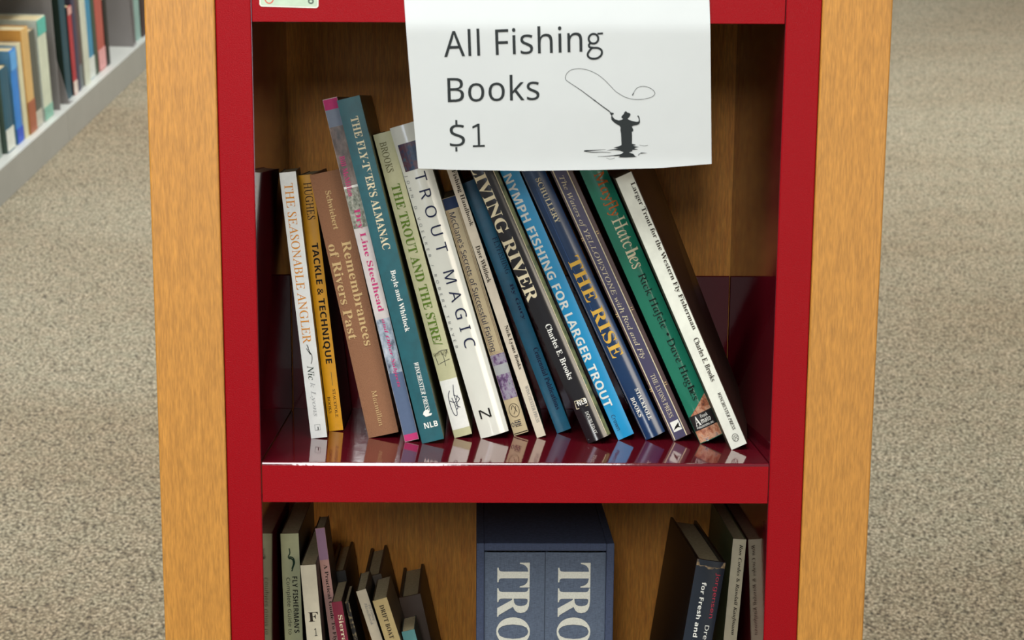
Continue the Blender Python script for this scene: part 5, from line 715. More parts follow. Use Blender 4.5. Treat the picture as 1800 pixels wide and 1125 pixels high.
# ------------------------------------------------------------------ books in the bookcase
BOOKS = {
 'seasonable': {'o': [-160.8, 107.0, 0.0], 'lean': 5.86, 'L': 209.1, 'T': 12.8, 't': [['d', 'THE SEASONABLE ANGLER', 'r', 'orange', 6.0, 200.6, 76.1, 6.8, 'title_lettering', {}], ['d', 'Nic', 'i', 'dkgreen', 6.0, 58.3, 46.7, 5.0, 'author_lettering', {}], ['d', 'k Lyons', 'i', 'ltgrey', 5.7, 44.7, 17.5, 5.0, 'author_lettering', {}], ['a', 'J', 's', 'black', 5.9, 7.7, 1.8, 2.7, 'publisher_lettering', {}]], 'D': 100, 'yaw': 3.0},
 'tackle': {'o': [-149.1, 143.5, 0.0], 'lean': 6.1, 'L': 205.8, 'T': 11.6, 't': [['d', 'HUGHES', 'r', 'dkbrown', 6.6, 199.8, 170.6, 6.3, 'author_lettering', {}], ['d', 'TACKLE & TECHNIQUE', 'sb', 'black', 6.2, 152.1, 55.1, 6.3, 'title_lettering', {}], ['d', 'STACKPOLE', 'r', 'dkbrown', 7.8, 33.9, 10.9, 2.3, 'publisher_lettering', {}], ['d', 'BOOKS', 'r', 'dkbrown', 3.0, 28.3, 14.8, 2.3, 'publisher_lettering', {}]], 'D': 110, 'yaw': 0},
 'remembr': {'o': [-115.2, 110.5, 0.0], 'lean': 12.03, 'L': 210.8, 'T': 24.4, 't': [['d', 'Schwiebert', 'b', 'gilt', 11.4, 196.4, 166.2, 4.5, 'author_lettering', {}], ['d', 'Remembrances', 'b', 'gilt', 16.4, 155.9, 72.5, 7.2, 'title_lettering', {}], ['d', 'of Rivers Past', 'b', 'gilt', 5.5, 155.7, 79.7, 7.2, 'title_lettering', {}], ['d', 'Macmillan', 'r', 'gilt', 12.4, 36.6, 7.8, 4.1, 'publisher_lettering', {}]], 'D': 150, 'yaw': 0},
 'steelhead': {'o': [-85.5, 92.1, 0.0], 'lean': 13.12, 'L': 270.1, 'T': 11.2, 't': [['d', 'Bill McMillan', 'b', 'pink', 4.2, 226.3, 195.4, 4.1, 'author_lettering', {}], ['d', 'Dry Line Steelhead', 'b', 'pink', 5.4, 185.0, 104.4, 5.9, 'title_lettering', {}], ['d', 'and Other Subjects', 'bi', 'pink', 5.7, 98.3, 43.5, 3.6, 'title_lettering', {}]], 'p': [[0, 1, 261.8, 271.3, 'magenta', 'spine_band'], [0, 1, 248.8, 261.8, 'greyblue', 'spine_band'], [0, 1, 203.2, 248.8, 'photobrown', 'spine_band'], [0, 1, 201.4, 203.2, 'white', 'spine_band'], [0, 1, 170.4, 201.4, 'photogreen', 'spine_band'], [0, 1, 55.1, 98.5, 'photoblue', 'spine_band'], [0, 1, 5.6, 55.1, 'slate', 'spine_band'], [0, 1, -7.5, 5.6, 'pink', 'spine_band']], 'D': 150, 'yaw': 0},
 'almanac': {'o': [-71.8, 84.3, 0.0], 'lean': 13.62, 'L': 270.3, 'T': 17.6, 't': [['d', "THE FLY-TYER'S ALMANAC", 'b', 'cream', 9.9, 255.9, 153.4, 6.3, 'title_lettering', {}], ['d', 'Boyle and Whitlock', 'b', 'white', 9.8, 137.0, 88.2, 5.0, 'author_lettering', {}], ['d', 'WINCHESTER PRESS', 'bi', 'white', 10.6, 63.5, 24.4, 3.6, 'publisher_lettering', {}], ['a', 'NLB', 'sb', 'white', 10.4, 13.3, 10.8, 4.5, 'publisher_lettering', {}]], 'D': 178, 'yaw': 0},
 'troutstream': {'o': [-46.6, 111.7, 0.0], 'lean': 14.9, 'L': 245.0, 'T': 14.4, 't': [['d', 'BROOKS', 'r', 'olive', 5.8, 238.1, 214.5, 5.4, 'author_lettering', {}], ['d', 'THE TROUT AND THE STRE/', 'b', 'green', 6.7, 204.7, 75.2, 7.2, 'title_lettering', {}], ['a', 'MONTANA', 'r', 'olive', 6.8, 68.5, 12.2, 2.7, 'publisher_lettering', {}]], 'p': [[0, 1, 6.4, 47.0, 'white', 'sticker']], 'D': 150, 'yaw': 0},
 'troutmagic': {'o': [-25.5, 109.3, 0.0], 'lean': 16.4, 'L': 252.1, 'T': 23.0, 't': [['d', 'TROUT MAGIC', 's', 'navy', 12.7, 214.0, 72.8, 9.0, 'title_lettering', {'sp': 0.35}], ['d', 'JOHN D VOELKER / ROBERT TRAVER', 's', 'grey', 1.8, 214.5, 75.1, 2.7, 'author_lettering', {'sp': 0.7}], ['a', 'N', 's', 'black', 8.9, 18.9, 9.0, 7.2, 'publisher_lettering', {}]], 'p': [[0.1, 1, 217.0, 238.2, 'photonavy', 'spine_picture']], 'D': 150, 'yaw': 0},
 'mcclane': {'o': [1.3, 123.6, 0.0], 'lean': 17.2, 'L': 196.3, 'T': 12.0, 't': [['d', "McClane's Secrets of Successful Fishing", 's', 'navy', 3.8, 184.2, 70.2, 5.9, 'title_lettering', {}], ['a', 'ooo', 's', 'navy', 4.2, 8.9, 7.2, 3.6, 'publisher_lettering', {}]], 'p': [[0, 1, 186.9, 196.6, 'navyblue', 'spine_band'], [0, 1, 58.7, 67.3, 'photopurple', 'spine_band'], [0, 1, 50.6, 58.7, 'ltgrey', 'spine_band'], [0, 1, 29.9, 50.6, 'photopurple', 'spine_band']], 'D': 138, 'yaw': 0},
 'handbook': {'o': [19.4, 112.9, 0.0], 'lean': 18.91, 'L': 236.0, 'T': 7.4, 't': [['d', 'Fly-Fishing Handbook', 'b', 'dkbrown', 4.5, 230.5, 175.7, 4.1, 'title_lettering', {}], ['d', 'Dave Whitlock', 'b', 'dkbrown', 3.8, 159.7, 129.7, 3.6, 'author_lettering', {}], ['d', 'Nick Lyons Books', 'b', 'dkbrown', 4.8, 93.4, 56.9, 3.6, 'publisher_lettering', {}], ['d', 'WINCHESTER PRESS', 'r', 'grey', 5.0, 42.8, 11.9, 2.7, 'publisher_lettering', {}]], 'D': 149, 'yaw': 0},
 'centennial': {'o': [36.4, 135.5, 0.0], 'lean': 21.3, 'L': 213.6, 'T': 12.0, 't': [['d', 'FLYFISHING', 'r', 'navy', 9.1, 165.4, 134.9, 4.1, 'title_lettering', {}], ['d', 'By Gary', 'b', 'navy', 7.9, 126.6, 96.1, 3.6, 'author_lettering', {}], ['d', 'Centennial Publications', 'b', 'navy', 8.1, 71.8, 18.5, 4.1, 'publisher_lettering', {}]], 'D': 115, 'yaw': 0},
 'living': {'o': [59.0, 86.6, 0.0], 'lean': 23.9, 'L': 243.0, 'T': 19.3, 't': [['d', 'LIVING RIVER', 'b', 'cream', 5.1, 236.2, 120.6, 9.5, 'title_lettering', {}], ['d', 'Charles E. Brooks', 'b', 'white', 7.7, 99.6, 52.8, 4.5, 'author_lettering', {}], ['a', 'NLB', 'sb', 'white', 8.5, 32.8, 7.7, 4.1, 'publisher_lettering', {}], ['d', 'DOUBLEDAY', 'r', 'white', 8.7, 24.5, 5.4, 2.7, 'publisher_lettering', {}]], 'D': 150, 'yaw': 0},
 'nymph': {'o': [83.8, 103.1, 0.0], 'lean': 24.4, 'L': 240.0, 'T': 13.5, 't': [['d', 'NYMPH FISHING FOR LARGER TROUT', 'sb', 'white', 3.8, 226.1, 28.0, 6.8, 'title_lettering', {}], ['d', 'Crown', 's', 'navy', 3.9, 20.7, 7.4, 3.2, 'publisher_lettering', {}]], 'D': 150, 'yaw': 0},
 'rise': {'o': [105.6, 103.5, 0.0], 'lean': 25.63, 'L': 246.0, 'T': 16.9, 't': [['d', 'SCHULLERY', 'b', 'cream', 9.3, 222.9, 185.3, 4.1, 'author_lettering', {}], ['d', 'THE RISE', 'b', 'yellow', 8.2, 156.6, 70.2, 9.9, 'title_lettering', {}], ['d', 'STACKPOLE', 'b', 'white', 10.5, 41.3, 13.9, 3.2, 'publisher_lettering', {}], ['d', 'BOOKS', 'b', 'white', 4.4, 36.2, 19.2, 3.2, 'publisher_lettering', {}]], 'D': 150, 'yaw': 0},
 'waters': {'o': [127.3, 98.5, 0.0], 'lean': 25.4, 'L': 242.0, 'T': 15.2, 't': [['d', 'The Waters of YELLOWSTONE with Rod and Fly', 'i', 'cream', 5.3, 226.2, 70.5, 5.0, 'title_lettering', {}], ['d', 'THE LYONS PRESS', 'r', 'cream', 6.5, 56.2, 18.5, 3.6, 'publisher_lettering', {}]], 'D': 150, 'yaw': 0},
 'mayfly': {'o': [147.4, 88.1, 0.0], 'lean': 24.93, 'L': 246.0, 'T': 19.2, 't': [['d', 'Mayfly', 'r', 'dkorange', 11.3, 226.1, 190.6, 10.8, 'title_lettering', {}], ['d', 'Hatches', 'r', 'cream', 11.8, 188.5, 147.3, 10.4, 'title_lettering', {}], ['d', 'Rick Hafele • Dave Hughes', 'r', 'ink', 10.4, 141.8, 34.2, 7.7, 'author_lettering', {}]], 'D': 150, 'yaw': 0},
 'larger': {'o': [168.6, 59.7, 0.0], 'lean': 24.42, 'L': 226.7, 'T': 12.7, 't': [['d', 'Larger Trout for the Western Fly Fisherman', 'b', 'dkbrown', 10.0, 219.0, 98.0, 4.5, 'title_lettering', {}], ['d', 'Charles E. Brooks', 'b', 'dkbrown', 8.2, 91.6, 55.6, 4.1, 'author_lettering', {}], ['d', 'WINCHESTER PRESS', 'bi', 'dkbrown', 8.1, 45.4, 14.1, 2.7, 'publisher_lettering', {}]], 'D': 150, 'yaw': 0},
 'flyfisherman': {'o': [-180.0, 100.0, -347.3], 'lean': 1.29, 'L': 271.3, 'T': 14.5, 't': [['d', "FLY FISHERMAN'S", 'sb', 'black', 10.1, 235.9, 189.0, 4.1, 'title_lettering', {}], ['d', 'Complete Guide to', 's', 'black', 4.4, 235.1, 187.6, 4.1, 'title_lettering', {}]], 'D': 150, 'yaw': 0},
 'whitef': {'o': [-150.3, 70.0, -347.3], 'lean': 4.0, 'L': 252.7, 'T': 12.2, 't': [['a', 'F', 'b', 'dkbrown', 6.7, 210.4, 7.7, 7.7, 'title_lettering', {}], ['a', '1', 's', 'black', 7.7, 197.7, 2.3, 6.3, 'title_lettering', {}]], 'D': 150, 'yaw': 0},
 'practical': {'o': [-126.7, 100.0, -347.3], 'lean': 6.52, 'L': 277.3, 'T': 7.6, 't': [['d', 'A Practical Guide To Fly Tying', 'b', 'dkbrown', 4.1, 247.2, 166.8, 3.6, 'title_lettering', {}]], 'p': [[0, 1, 251.0, 277.4, 'mauve', 'spine_band']], 'D': 48, 'yaw': 0},
 'darkback': {'o': [-116.5, 150.0, -347.3], 'lean': 8.52, 'L': 230.1, 'T': 12.9, 't': [], 'D': 110, 'yaw': 0},
 'sierra': {'o': [-110.7, 75.0, -347.3], 'lean': 8.59, 'L': 223.3, 'T': 8.2, 't': [['d', 'Sierra Trout Guide', 'b', 'cream', 5.1, 212.3, 140.7, 3.6, 'title_lettering', {}]], 'D': 70, 'yaw': 0},
 'speckled': {'o': [-86.8, 90.0, -347.3], 'lean': 12.38, 'L': 222.7, 'T': 3.2, 't': [], 'D': 55, 'yaw': 0},
 'whitesmall': {'o': [-54.1, 80.0, -347.3], 'lean': 17.18, 'L': 239.1, 'T': 8.1, 't': [['d', 'Fly Fishing', 'i', 'grey', 6.6, 226.1, 212.3, 2.3, 'author_lettering', {}], ['d', 'Handbook', 'i', 'grey', 4.2, 228.2, 209.2, 2.3, 'title_lettering', {}]], 'D': 65, 'yaw': 0},
 'darktall': {'o': [-69.2, 150.0, -347.3], 'lean': 13.37, 'L': 229.5, 'T': 14.5, 't': [], 'D': 110, 'yaw': 0},
 'driftboat': {'o': [-43.1, 70.0, -347.3], 'lean': 16.96, 'L': 233.2, 'T': 11.7, 't': [['d', 'DRIFT BOAT', 'b', 'dkbrown', 5.8, 228.5, 199.8, 3.6, 'title_lettering', {}]], 'D': 75, 'yaw': 0},
 'darkshort': {'o': [-48.5, 150.0, -347.3], 'lean': 12.3, 'L': 210.5, 'T': 18.2, 't': [], 'D': 110, 'yaw': 0},
 'tealsmall': {'o': [-41.5, 80.0, -347.3], 'lean': 13.6, 'L': 200.8, 'T': 10.6, 't': [], 'D': 45, 'yaw': 0},
 'jorgensen': {'o': [106.7, 55.0, -344.0], 'lean': -8.2, 'L': 260.9, 'T': 22.9, 't': [['d', 'Jorgensen', 's', 'redtext', 18.1, 252.0, 215.1, 4.1, 'author_lettering', {}], ['d', 'Dressing Flies', 's', 'white', 16.4, 209.0, 161.5, 4.5, 'title_lettering', {}], ['d', 'for Fresh and Salt Water', 'sb', 'white', 8.7, 243.3, 160.4, 3.6, 'title_lettering', {}]], 'D': 160, 'yaw': 2.0},
 'cordes': {'o': [161.6, 105.0, -346.6], 'lean': -3.54, 'L': 266.8, 'T': 10.7, 't': [['d', 'Ron Cordes & Randall Kaufmann', 'bi', 'dkbrown', 6.7, 262.5, 186.8, 3.6, 'author_lettering', {}]], 'D': 150, 'yaw': 0},
}
UP = 'fishing books on the upper shelf'; LO = 'fishing books on the lower shelf'
def cover(name, hexc, rough=.4, vary=.06, scale=80, bump=0, coat=0): return plain('cover_'+name, hexc, rough, vary, scale, bump, 1400, .5, coat)
def D_almanac(root, T, L, D, bu):
    v, f = fill([[(6.2, 22.5), (8, 20.2), (12.4, 20.4), (13.4, 22), (10.8, 22.3), (12.2, 24.2), (9.2, 25.6), (7.4, 24.6)]])
    flat_on('publisher_emblem', v, f, ink('white'), root, T, bu, .3)
def D_trout(root, T, L, D, bu):
    g = plain('pen_ink', '23263e', .5)
    lines_on('pencil_sketch', [smooth([(2, 68), (7, 70.5), (13, 70)]), [(2, 68), (2.8, 60), (5, 61), (12.5, 62.5)], smooth([(7.4, 70), (8.4, 64), (8.2, 58)]), [(8, 68), (10, 65), (12, 70)]], plain('sketch_ink', '3c3c34', .6), root, T, bu, .45)
    lines_on('pen_scribble', [smooth([(6, 38), (4, 34), (3.6, 26), (4.8, 18.5), (7, 18), (7.4, 24), (6.2, 32)]), smooth([(10, 42), (8.6, 34), (9.2, 24), (7.2, 22)]), smooth([(8, 34), (12, 30), (8, 26), (11, 23)]), smooth([(4, 30), (8, 28), (11, 33)])], g, root, T, bu, .6)
def D_seasonable(root, T, L, D, bu):
    lines_on('fly_ornament', [smooth([(6, 73), (7, 69), (8.4, 66), (8, 62), (7, 59.5)]), smooth([(4.8, 72), (7.4, 67)]), smooth([(5.4, 75), (6.4, 72.5)])], ink('black'), root, T, bu, .5)
    lines_on('publisher_emblem', [[(4, 6.4), (8.2, 6.4), (8.2, 10.8), (4, 10.8), (4, 6.4)]], ink('grey'), root, T, bu, .3)
def D_tackle(root, T, L, D, bu):
    lines_on('rule_line', [[(7.4, 48), (7.4, 37)]], ink('olive'), root, T, bu, .35)
def D_mcclane(root, T, L, D, bu):
    lines_on('frame_line', [[(1, 68), (T-1, 68), (T-1, 187), (1, 187), (1, 68)], [(2, 69), (T-2, 69), (T-2, 186), (2, 186), (2, 69)]], plain('frame_ink', '8a6a50', .6), root, T, bu, .3)
    lines_on('publisher_emblem', [circle(T/2, 20, 4, 5.5), smooth([(4, 21), (6, 24), (8, 18)]), smooth([(5, 17), (7, 20), (8, 23)])] + [[(3.4, 11.5-i*1.6), (T-3.4, 11.5-i*1.6)] for i in range(4)], ink('dkbrown'), root, T, bu, .4)
    band('spine_band', .3, T-.3, 0.8, 1.6, ink('dkbrown'), root, T, bu)
def D_living(root, T, L, D, bu):
    band('jacket_flap_picture', 16.4, T-.15, .4, L-.4, picture('landscape_strip', ['141c18', '34442c', '6c7448', '2a5650'], (160, 160, 60)), root, T, bu, .12)
    lines_on('jacket_edge', [[(16.2, 2), (16.2, L-2)]], ink('cream'), root, T, bu, .5)
    lines_on('publisher_emblem', [[(2.4, 29), (3.2, 35.4), (11.4, 35), (11.8, 28.6), (2.4, 29)], smooth([(4, 33), (7, 35), (10, 32.6)])], ink('cream'), root, T, bu, .5)
    lines_on('foot_line', [[(1, 3), (T-1, 3)]], ink('grey'), root, T, bu, .35)
def D_rise(root, T, L, D, bu):
    lines_on('jacket_edge', [[(.7, 1), (.7, L-1)]], ink('grey'), root, T, bu, .5)
    lines_on('crease_line', [[(4.6, 70), (5, L-30)]], plain('crease', '3b5f98', .3), root, T, bu, .3)
def D_waters(root, T, L, D, bu):
    band('spine_band', 1.6, T-3.6, .4, L-.4, plain('strip_purple', '443f5e', .4), root, T, bu, .12)
    lines_on('border_line', [[(1.6, .4), (1.6, L-.4)], [(T-3.6, .4), (T-3.6, L-.4)]], ink('cream'), root, T, bu, .75, .2)
    tk = [[(u+k, v), (u+k+1.6, v)] for v in (176, 111, 46) for u, k in ((-.2, 0), (T-2.6, 0))] + [[(u, v-1.8), (u+1.6, v-1.8)] for v in (176, 111, 46) for u in (-.2, T-2.6)]
    for q in tk: lines_on('gold_tick', [q], ink('gilt'), root, T, bu, .6, .25)
    box('publisher_label', 3.4, 10.4, -.3-bu*.8, .2, 6.5, 15, ink('white'), root)
    v, f = fill([[(3.8, 8), (6, 10.4), (9.8, 12.8), (9, 9.8), (10.2, 8), (7.6, 9.2)]])
    link_mesh('publisher_emblem', [(x*.001, (-.45-bu*.8)*.001, z*.001) for x, z in v], f, ink('black'), root)
def D_mayfly(root, T, L, D, bu):
    band('spine_picture', .3, T-.3, .5, 22, ink('photorust'), root, T, bu, .12, .75)
    n = 8; vs = []; fs = []
    for i in range(n+1):
        u = .2+(T-.4)*i/n; vs += [(u, 10.5), (u, 23)]
    for i in range(n): fs.append((2*i, 2*i+2, 2*i+3, 2*i+1))
    flat_on('publisher_label', vs, fs, plain('label_black', '1c1a1a', .4), root, T, bu, .25)
    for tx_, st, u0, u1, v0, v1 in (('A', 'b', 2.5, 7.2, 14, 22), ('mato', 'sb', 7.6, 15.6, 14.6, 18.4), ('Frank', 'b', 8.4, 14.6, 19, 21.8), ('PUBLICATIONS, INC.', 'sb', 2.5, 16.8, 11.4, 13.2)):
        v, f = fitted(tx_, st); flat_on('publisher_lettering', [(u0+(u1-u0)*x, v0+(v1-v0)*y) for x, y in v], f, ink('white'), root, T, bu, .45)
def D_larger(root, T, L, D, bu):
    brown = cover('open_board', '3c2a22', .35, .2, 30)
    vs = []
    for (u, y, v) in ((T+.05, .8, 0), (30.5, 128, 1), (38, 128, L), (T+.05, .8, L)): vs.append((u*.001, y*.001, v*.001))
    vs += [(x+.0006, y+.0002, z) for x, y, z in vs]
    link_mesh('open_back_cover', vs, [(0, 1, 2, 3), (7, 6, 5, 4), (0, 4, 5, 1), (1, 5, 6, 2), (2, 6, 7, 3), (3, 7, 4, 0)], brown, root)['label'] = 'dark brown back cover standing open'
    lines_on('publisher_emblem', [circle(6.4, 8, 2.4, 3), smooth([(4.6, 7), (6, 9.4), (8.4, 8)]), smooth([(5, 5.6), (6.6, 8), (8, 5.6)])], ink('dkbrown'), root, T, bu, .35)
def D_ff(root, T, L, D, bu):
    lines_on('hook_emblem', [smooth([(6.6, L-12), (7, L-16), (5.6, L-19), (6.6, L-21)]), smooth([(6.4, L-19), (9.4, L-20), (10.4, L-24), (9, L-28), (8, L-31)])], ink('dkgreen'), root, T, bu, .9)
    lines_on('hook_emblem', [smooth([(6.2, L-20), (9, L-21.4), (9.6, L-25), (8.2, L-29)])], ink('dkgreen'), root, T, bu, 1.2)
def D_jorg(root, T, L, D, bu):
    m = picture('torn_paper', ['2a241e', '8a7350', 'b89a6c'], (300, 300, 300))
    o = []; random.seed(4)
    for i in range(15): o.append((.2+(T-.4)*i/14, L-4.5-random.random()*2.6))
    v, f = fill([o+[(T-.2, L-.3), (.2, L-.3)]])
    flat_on('torn_edge', v, f, m, root, T, bu, .2)
def D_none(*a): pass

SPEC = {  # spine colour, board colour, paperback/hardback, bulge, label, detail
 'seasonable': (cover('white_a', 'eceeea', .35), cover('dark_a', '241418', .4), 'p', .3, 'slim white-spined book with orange lettering, nearest the inner side of the case', D_seasonable),
 'tackle': (cover('yellow', 'eda60c', .35), cover('black_a', '15120c', .35), 'p', .5, 'yellow-spined book with black lettering and black back cover', D_tackle),
 'remembr': (cover('brown_cloth', '97694a', .8, .1, 1200, .5), cover('brown_cloth', '97694a', .8), 'h', 1.0, 'thick brown cloth book with gilt lettering beside the yellow one', D_none),
 'steelhead': (cover('pinkish', 'cfc6c2', .3), cover('dark_b', '3a3034', .35), 'p', .3, 'tall thin book with pink lettering on a photographic spine', D_none),
 'almanac': (cover('teal', '09555e', .42, .12, 120), cover('speckled_green', '5a6040', .4, .5, 600), 'p', .4, 'tallest teal book with cream serif title, worn white along its edges', D_almanac),
 'troutstream': (cover('cream_green', 'c4c298', .45), cover('cream_side', 'b8b088', .45), 'h', .8, 'cream book with green serif title and a white hand-inked sticker', D_trout),
 'troutmagic': (cover('glossy_white', 'e2e2d6', .12, .03, 40, 0, .8), cover('white_b', 'b8b4a0', .4), 'h', 2.4, 'thick glossy white book with thin widely spaced navy letters', D_none),
 'mcclane': (cover('cream_b', 'c8b58e', .4), cover('dark_plum', '4a2c38', .4), 'p', .4, 'short cream book with navy patch on top and small purple pictures below', D_mcclane),
 'handbook': (cover('cream_c', 'd8ccb6', .45), cover('dark_green', '14402f', .35), 'p', .2, 'very thin cream-spined book with brown lettering and dark green cover', D_none),
 'centennial': (cover('deep_teal', '0d5f7c', .35, .15, 60), cover('deep_teal_b', '0a3540', .35), 'p', .6, 'short deep teal book with faint dark lettering and a light crease', D_none),
 'living': (cover('black_b', '17161a', .14, .1, 60, 0, .7), cover('landscape', '34442c', .3, .5, 60), 'h', 1.8, 'glossy black book with large cream serif title and white author name', D_living),
 'nymph': (cover('cyan', '0895cc', .3, .06, 30), cover('dark_c', '161c18', .3), 'p', .5, 'bright cyan book with bold white capitals down its spine', D_none),
 'rise': (cover('navy', '10365f', .2, .08, 40, 0, .6), cover('navy_b', '101820', .3), 'h', 1.6, 'navy book with large yellow title letters', D_rise),
 'waters': (cover('maroon_brown', '4a3134', .35), cover('maroon_b', '33201f', .35), 'p', .4, 'purple and brown book with two cream border lines down the spine', D_waters),
 'mayfly': (cover('green', '1d7a60', .18, .06, 40, 0, .6), cover('green_b', '16503f', .3), 'h', 2.0, 'thick green book with orange and cream title and rust-coloured picture at its foot', D_mayfly),
 'larger': (cover('white_c', 'e4e6d8', .45), cover('tweed_grey', '6c6654', .6, .3, 900), 'p', .2, 'white-spined book with small brown serif lettering, last in the leaning row', D_larger),
 'flyfisherman': (cover('olive_cream', 'aeb088', .5), cover('dark_d', '1c1814', .5), 'p', .4, 'olive cream book with black lettering under a dark hook drawing', D_ff),
 'whitef': (cover('white_d', 'd6cdb4', .5), cover('dark_e', '2a2218', .5), 'p', .3, 'off-white book with an ornate capital letter on its spine', D_none),
 'practical': (cover('salmon', 'b98a80', .5), cover('dark_f', '1c1210', .5), 'p', .2, 'thin salmon pink book with mauve top and dark lettering', D_none),
 'darkback': (cover('near_black', '1a120c', .5), cover('near_black_b', '15100c', .5), 'h', .6, 'blackish book set back behind the small crimson one', D_none),
 'sierra': (cover('crimson', '7c1230', .4), cover('dark_g', '20100c', .5), 'p', .2, 'small crimson book with cream lettering', D_none),
 'speckled': (picture('speckle', ['0c0a08', '1a1612', 'b09a70'], (500, 500, 260)), cover('dark_h', '120e0a', .5), 'p', .1, 'very thin black speckled booklet beside the crimson book', D_none),
 'whitesmall': (cover('pale_tan', 'c0b49c', .5), cover('dark_i', '241c14', .5), 'p', .2, 'slim pale book with two lines of faint grey lettering', D_none),
 'darktall': (cover('umber', '43362a', .5), cover('umber_b', '2a211a', .5), 'h', .5, 'dark grey-brown book set back behind the pale slim book and the tan one', D_none),
 'driftboat': (cover('tan', 'b09a68', .5), cover('tan_b', '5c4a30', .5), 'p', .4, 'tan book with dark brown serif capitals', D_none),
 'darkshort': (cover('umber_c', '3c2a1e', .5), cover('umber_d', '241a14', .5), 'h', .6, 'short dark umber book at the open end of the row', D_none),
 'tealsmall': (cover('dusty_teal', '4f8584', .5), cover('teal_c', '1c3434', .5), 'p', .3, 'small dusty teal book at the bottom, in front of the short umber book', D_none),
 'jorgensen': (cover('midnight', '16212e', .25, .1, 50, 0, .4), cover('dark_j', '120f10', .4), 'h', 1.2, 'dark navy book with torn jacket top and pink and white lettering', D_jorg),
 'cordes': (cover('ivory', 'cfc3a4', .5), cover('olive_b', '6a7048', .5), 'p', .3, 'ivory book with dark italic lettering, touching the inner side of the case', D_none),
}
for i, (k, b) in enumerate(BOOKS.items()):
    s = SPEC[k]
    book(b, s[0], s[1], s[2], s[3], s[4], UP if i < 16 else LO, 'book', s[5])
# the mauve top of the salmon book is a printed band
# ------------------------------------------------------------------ slipcase with two volumes
LIN = None
def linen(name, hexc):
    m, nt, b = nodes(name); c = lin(hexc)
    v1 = obj_coords(nt, (300, 300, 2600)); v2 = obj_coords(nt, (2200, 300, 200))
    a, r = noise_mix(nt, v1, 1, scl(c, .8), scl(c, 1.22), .35, .65, 2)
    a2, r2 = noise_mix(nt, v2, 1, (.86, .86, .86, 1), (1.1, 1.1, 1.1, 1), .35, .65, 2)
    mx = N(nt, 'ShaderNodeMix', data_type='RGBA', blend_type='MULTIPLY'); mx.inputs[0].default_value = 1
    nt.links.new(r.outputs[0], mx.inputs[6]); nt.links.new(r2.outputs[0], mx.inputs[7])
    nt.links.new(mx.outputs[2], b.inputs['Base Color']); b.inputs['Roughness'].default_value = .85
    bp = N(nt, 'ShaderNodeBump'); bp.inputs['Strength'].default_value = .4; bp.inputs['Distance'].default_value = .0005
    nt.links.new(a.outputs['Fac'], bp.inputs['Height']); nt.links.new(bp.outputs[0], b.inputs['Normal'])
    return m
LCASE = linen('linen_case', '39435c'); LBOOK = linen('linen_spine', '515c6e')
YC = 45.; XA, XB = -28.9, 78.2; ZB = -347.3; ZT = -71.2
SLP = empty('slipcase', MC @ Matrix.Translation((0, YC, ZB)) @ Matrix.Scale(1000, 4), 'blue-grey linen slipcase standing open towards the room, holding two matching volumes', 'slipcase')
H = ZT-ZB; Tw = 6.2
box('side_wall', XA, XA+Tw, 0, 195, 0, H, LCASE, SLP, 1.0)
box('side_wall', XB-Tw, XB, 0, 195, 0, H, LCASE, SLP, 1.0)
box('top_wall', XA+Tw*.98, XB-Tw*.98, 0, 195, H-Tw, H, LCASE, SLP, 1.0)
box('bottom_wall', XA+Tw, XB-Tw, 0, 195, 0, 3.5, LCASE, SLP)
box('back_wall', XA+Tw, XB-Tw, 191, 195, 3.5, H-Tw, LCASE, SLP)
wv = (XB-XA-2*Tw-.8)/2
for i, lab in enumerate(('blue-grey linen volume on the side of the slipcase nearer the tan book', 'blue-grey linen volume on the side of the slipcase nearer the torn navy book')):
    x0 = XA+Tw+.2+i*(wv+.4)
    b = dict(o=[x0, YC+2.6, ZB+3.6], lean=0, yaw=0, L=H-Tw-3.6-1.6, T=wv, D=180, p=[], t=[])
    rt = book(b, LBOOK, LBOOK, 'h', .8, lab, 'matching volumes in the slipcase')
    L = b['L']; vtop = L-8
    # big capitals reading down the spine
    vs, fs = fill(outlines('TROUT', 'b', -.02)); xs = [v[0] for v in vs]; ys = [v[1] for v in vs]
    kx = 112/(max(xs)-min(xs)); ky = 26.5/(max(ys)-min(ys))
    u0 = wv/2-14.3
    flat_on('title_lettering', [(u0+(y-min(ys))*ky, vtop-(x-min(xs))*kx) for x, y in vs], fs, plain('silver_ink', 'c9c8bc', .5, .1, 900), rt, wv, .8, .4)

# ------------------------------------------------------------------ grey shelving behind, with books
A0 = Vector((-1.2841707, 3.7594945, 0)); ax = Vector((.08491438, .99638825, 0))
RB = Matrix.Identity(4); RB.col[0][:3] = ax; RB.col[1][:3] = Vector((-ax.y, ax.x, 0)); RB.col[2][:3] = (0, 0, 1)
MB = Matrix.Translation(A0) @ RB
def unit(s0, s1, label):
    u = empty('library_shelving', MB @ Matrix.Translation((s0*.001, 0, 0)), label, 'shelving')
    w = s1-s0
    box('kick_plate', 0, w, 0, 18, 0, 90, GREY, u, 1)
    box('base_shelf', 0, w, 0.5, 300, 90.2, 92, GREYL, u)
    box('back_panel', 0, w, 301, 306, 0, 1500, GREYD, u)
    box('upper_shelf', 2, w-2, 40, 300, 500, 520, GREYL, u, 1)
    box('upper_shelf', 2, w-2, 40, 300, 880, 900, GREYL, u, 1)
    box('end_upright', -1, 4, 20, 300, 92.3, 1500, GREYD, u)
    return u
unit(-620, 686, 'low grey steel shelving unit along the wall side, nearer bay')
unit(688, 1610, 'grey steel shelving unit, middle bay with the red-spined book')
unit(1612, 2900, 'grey steel shelving unit, far bay partly hidden by the oak panel')
BK = 'books on the grey shelving'
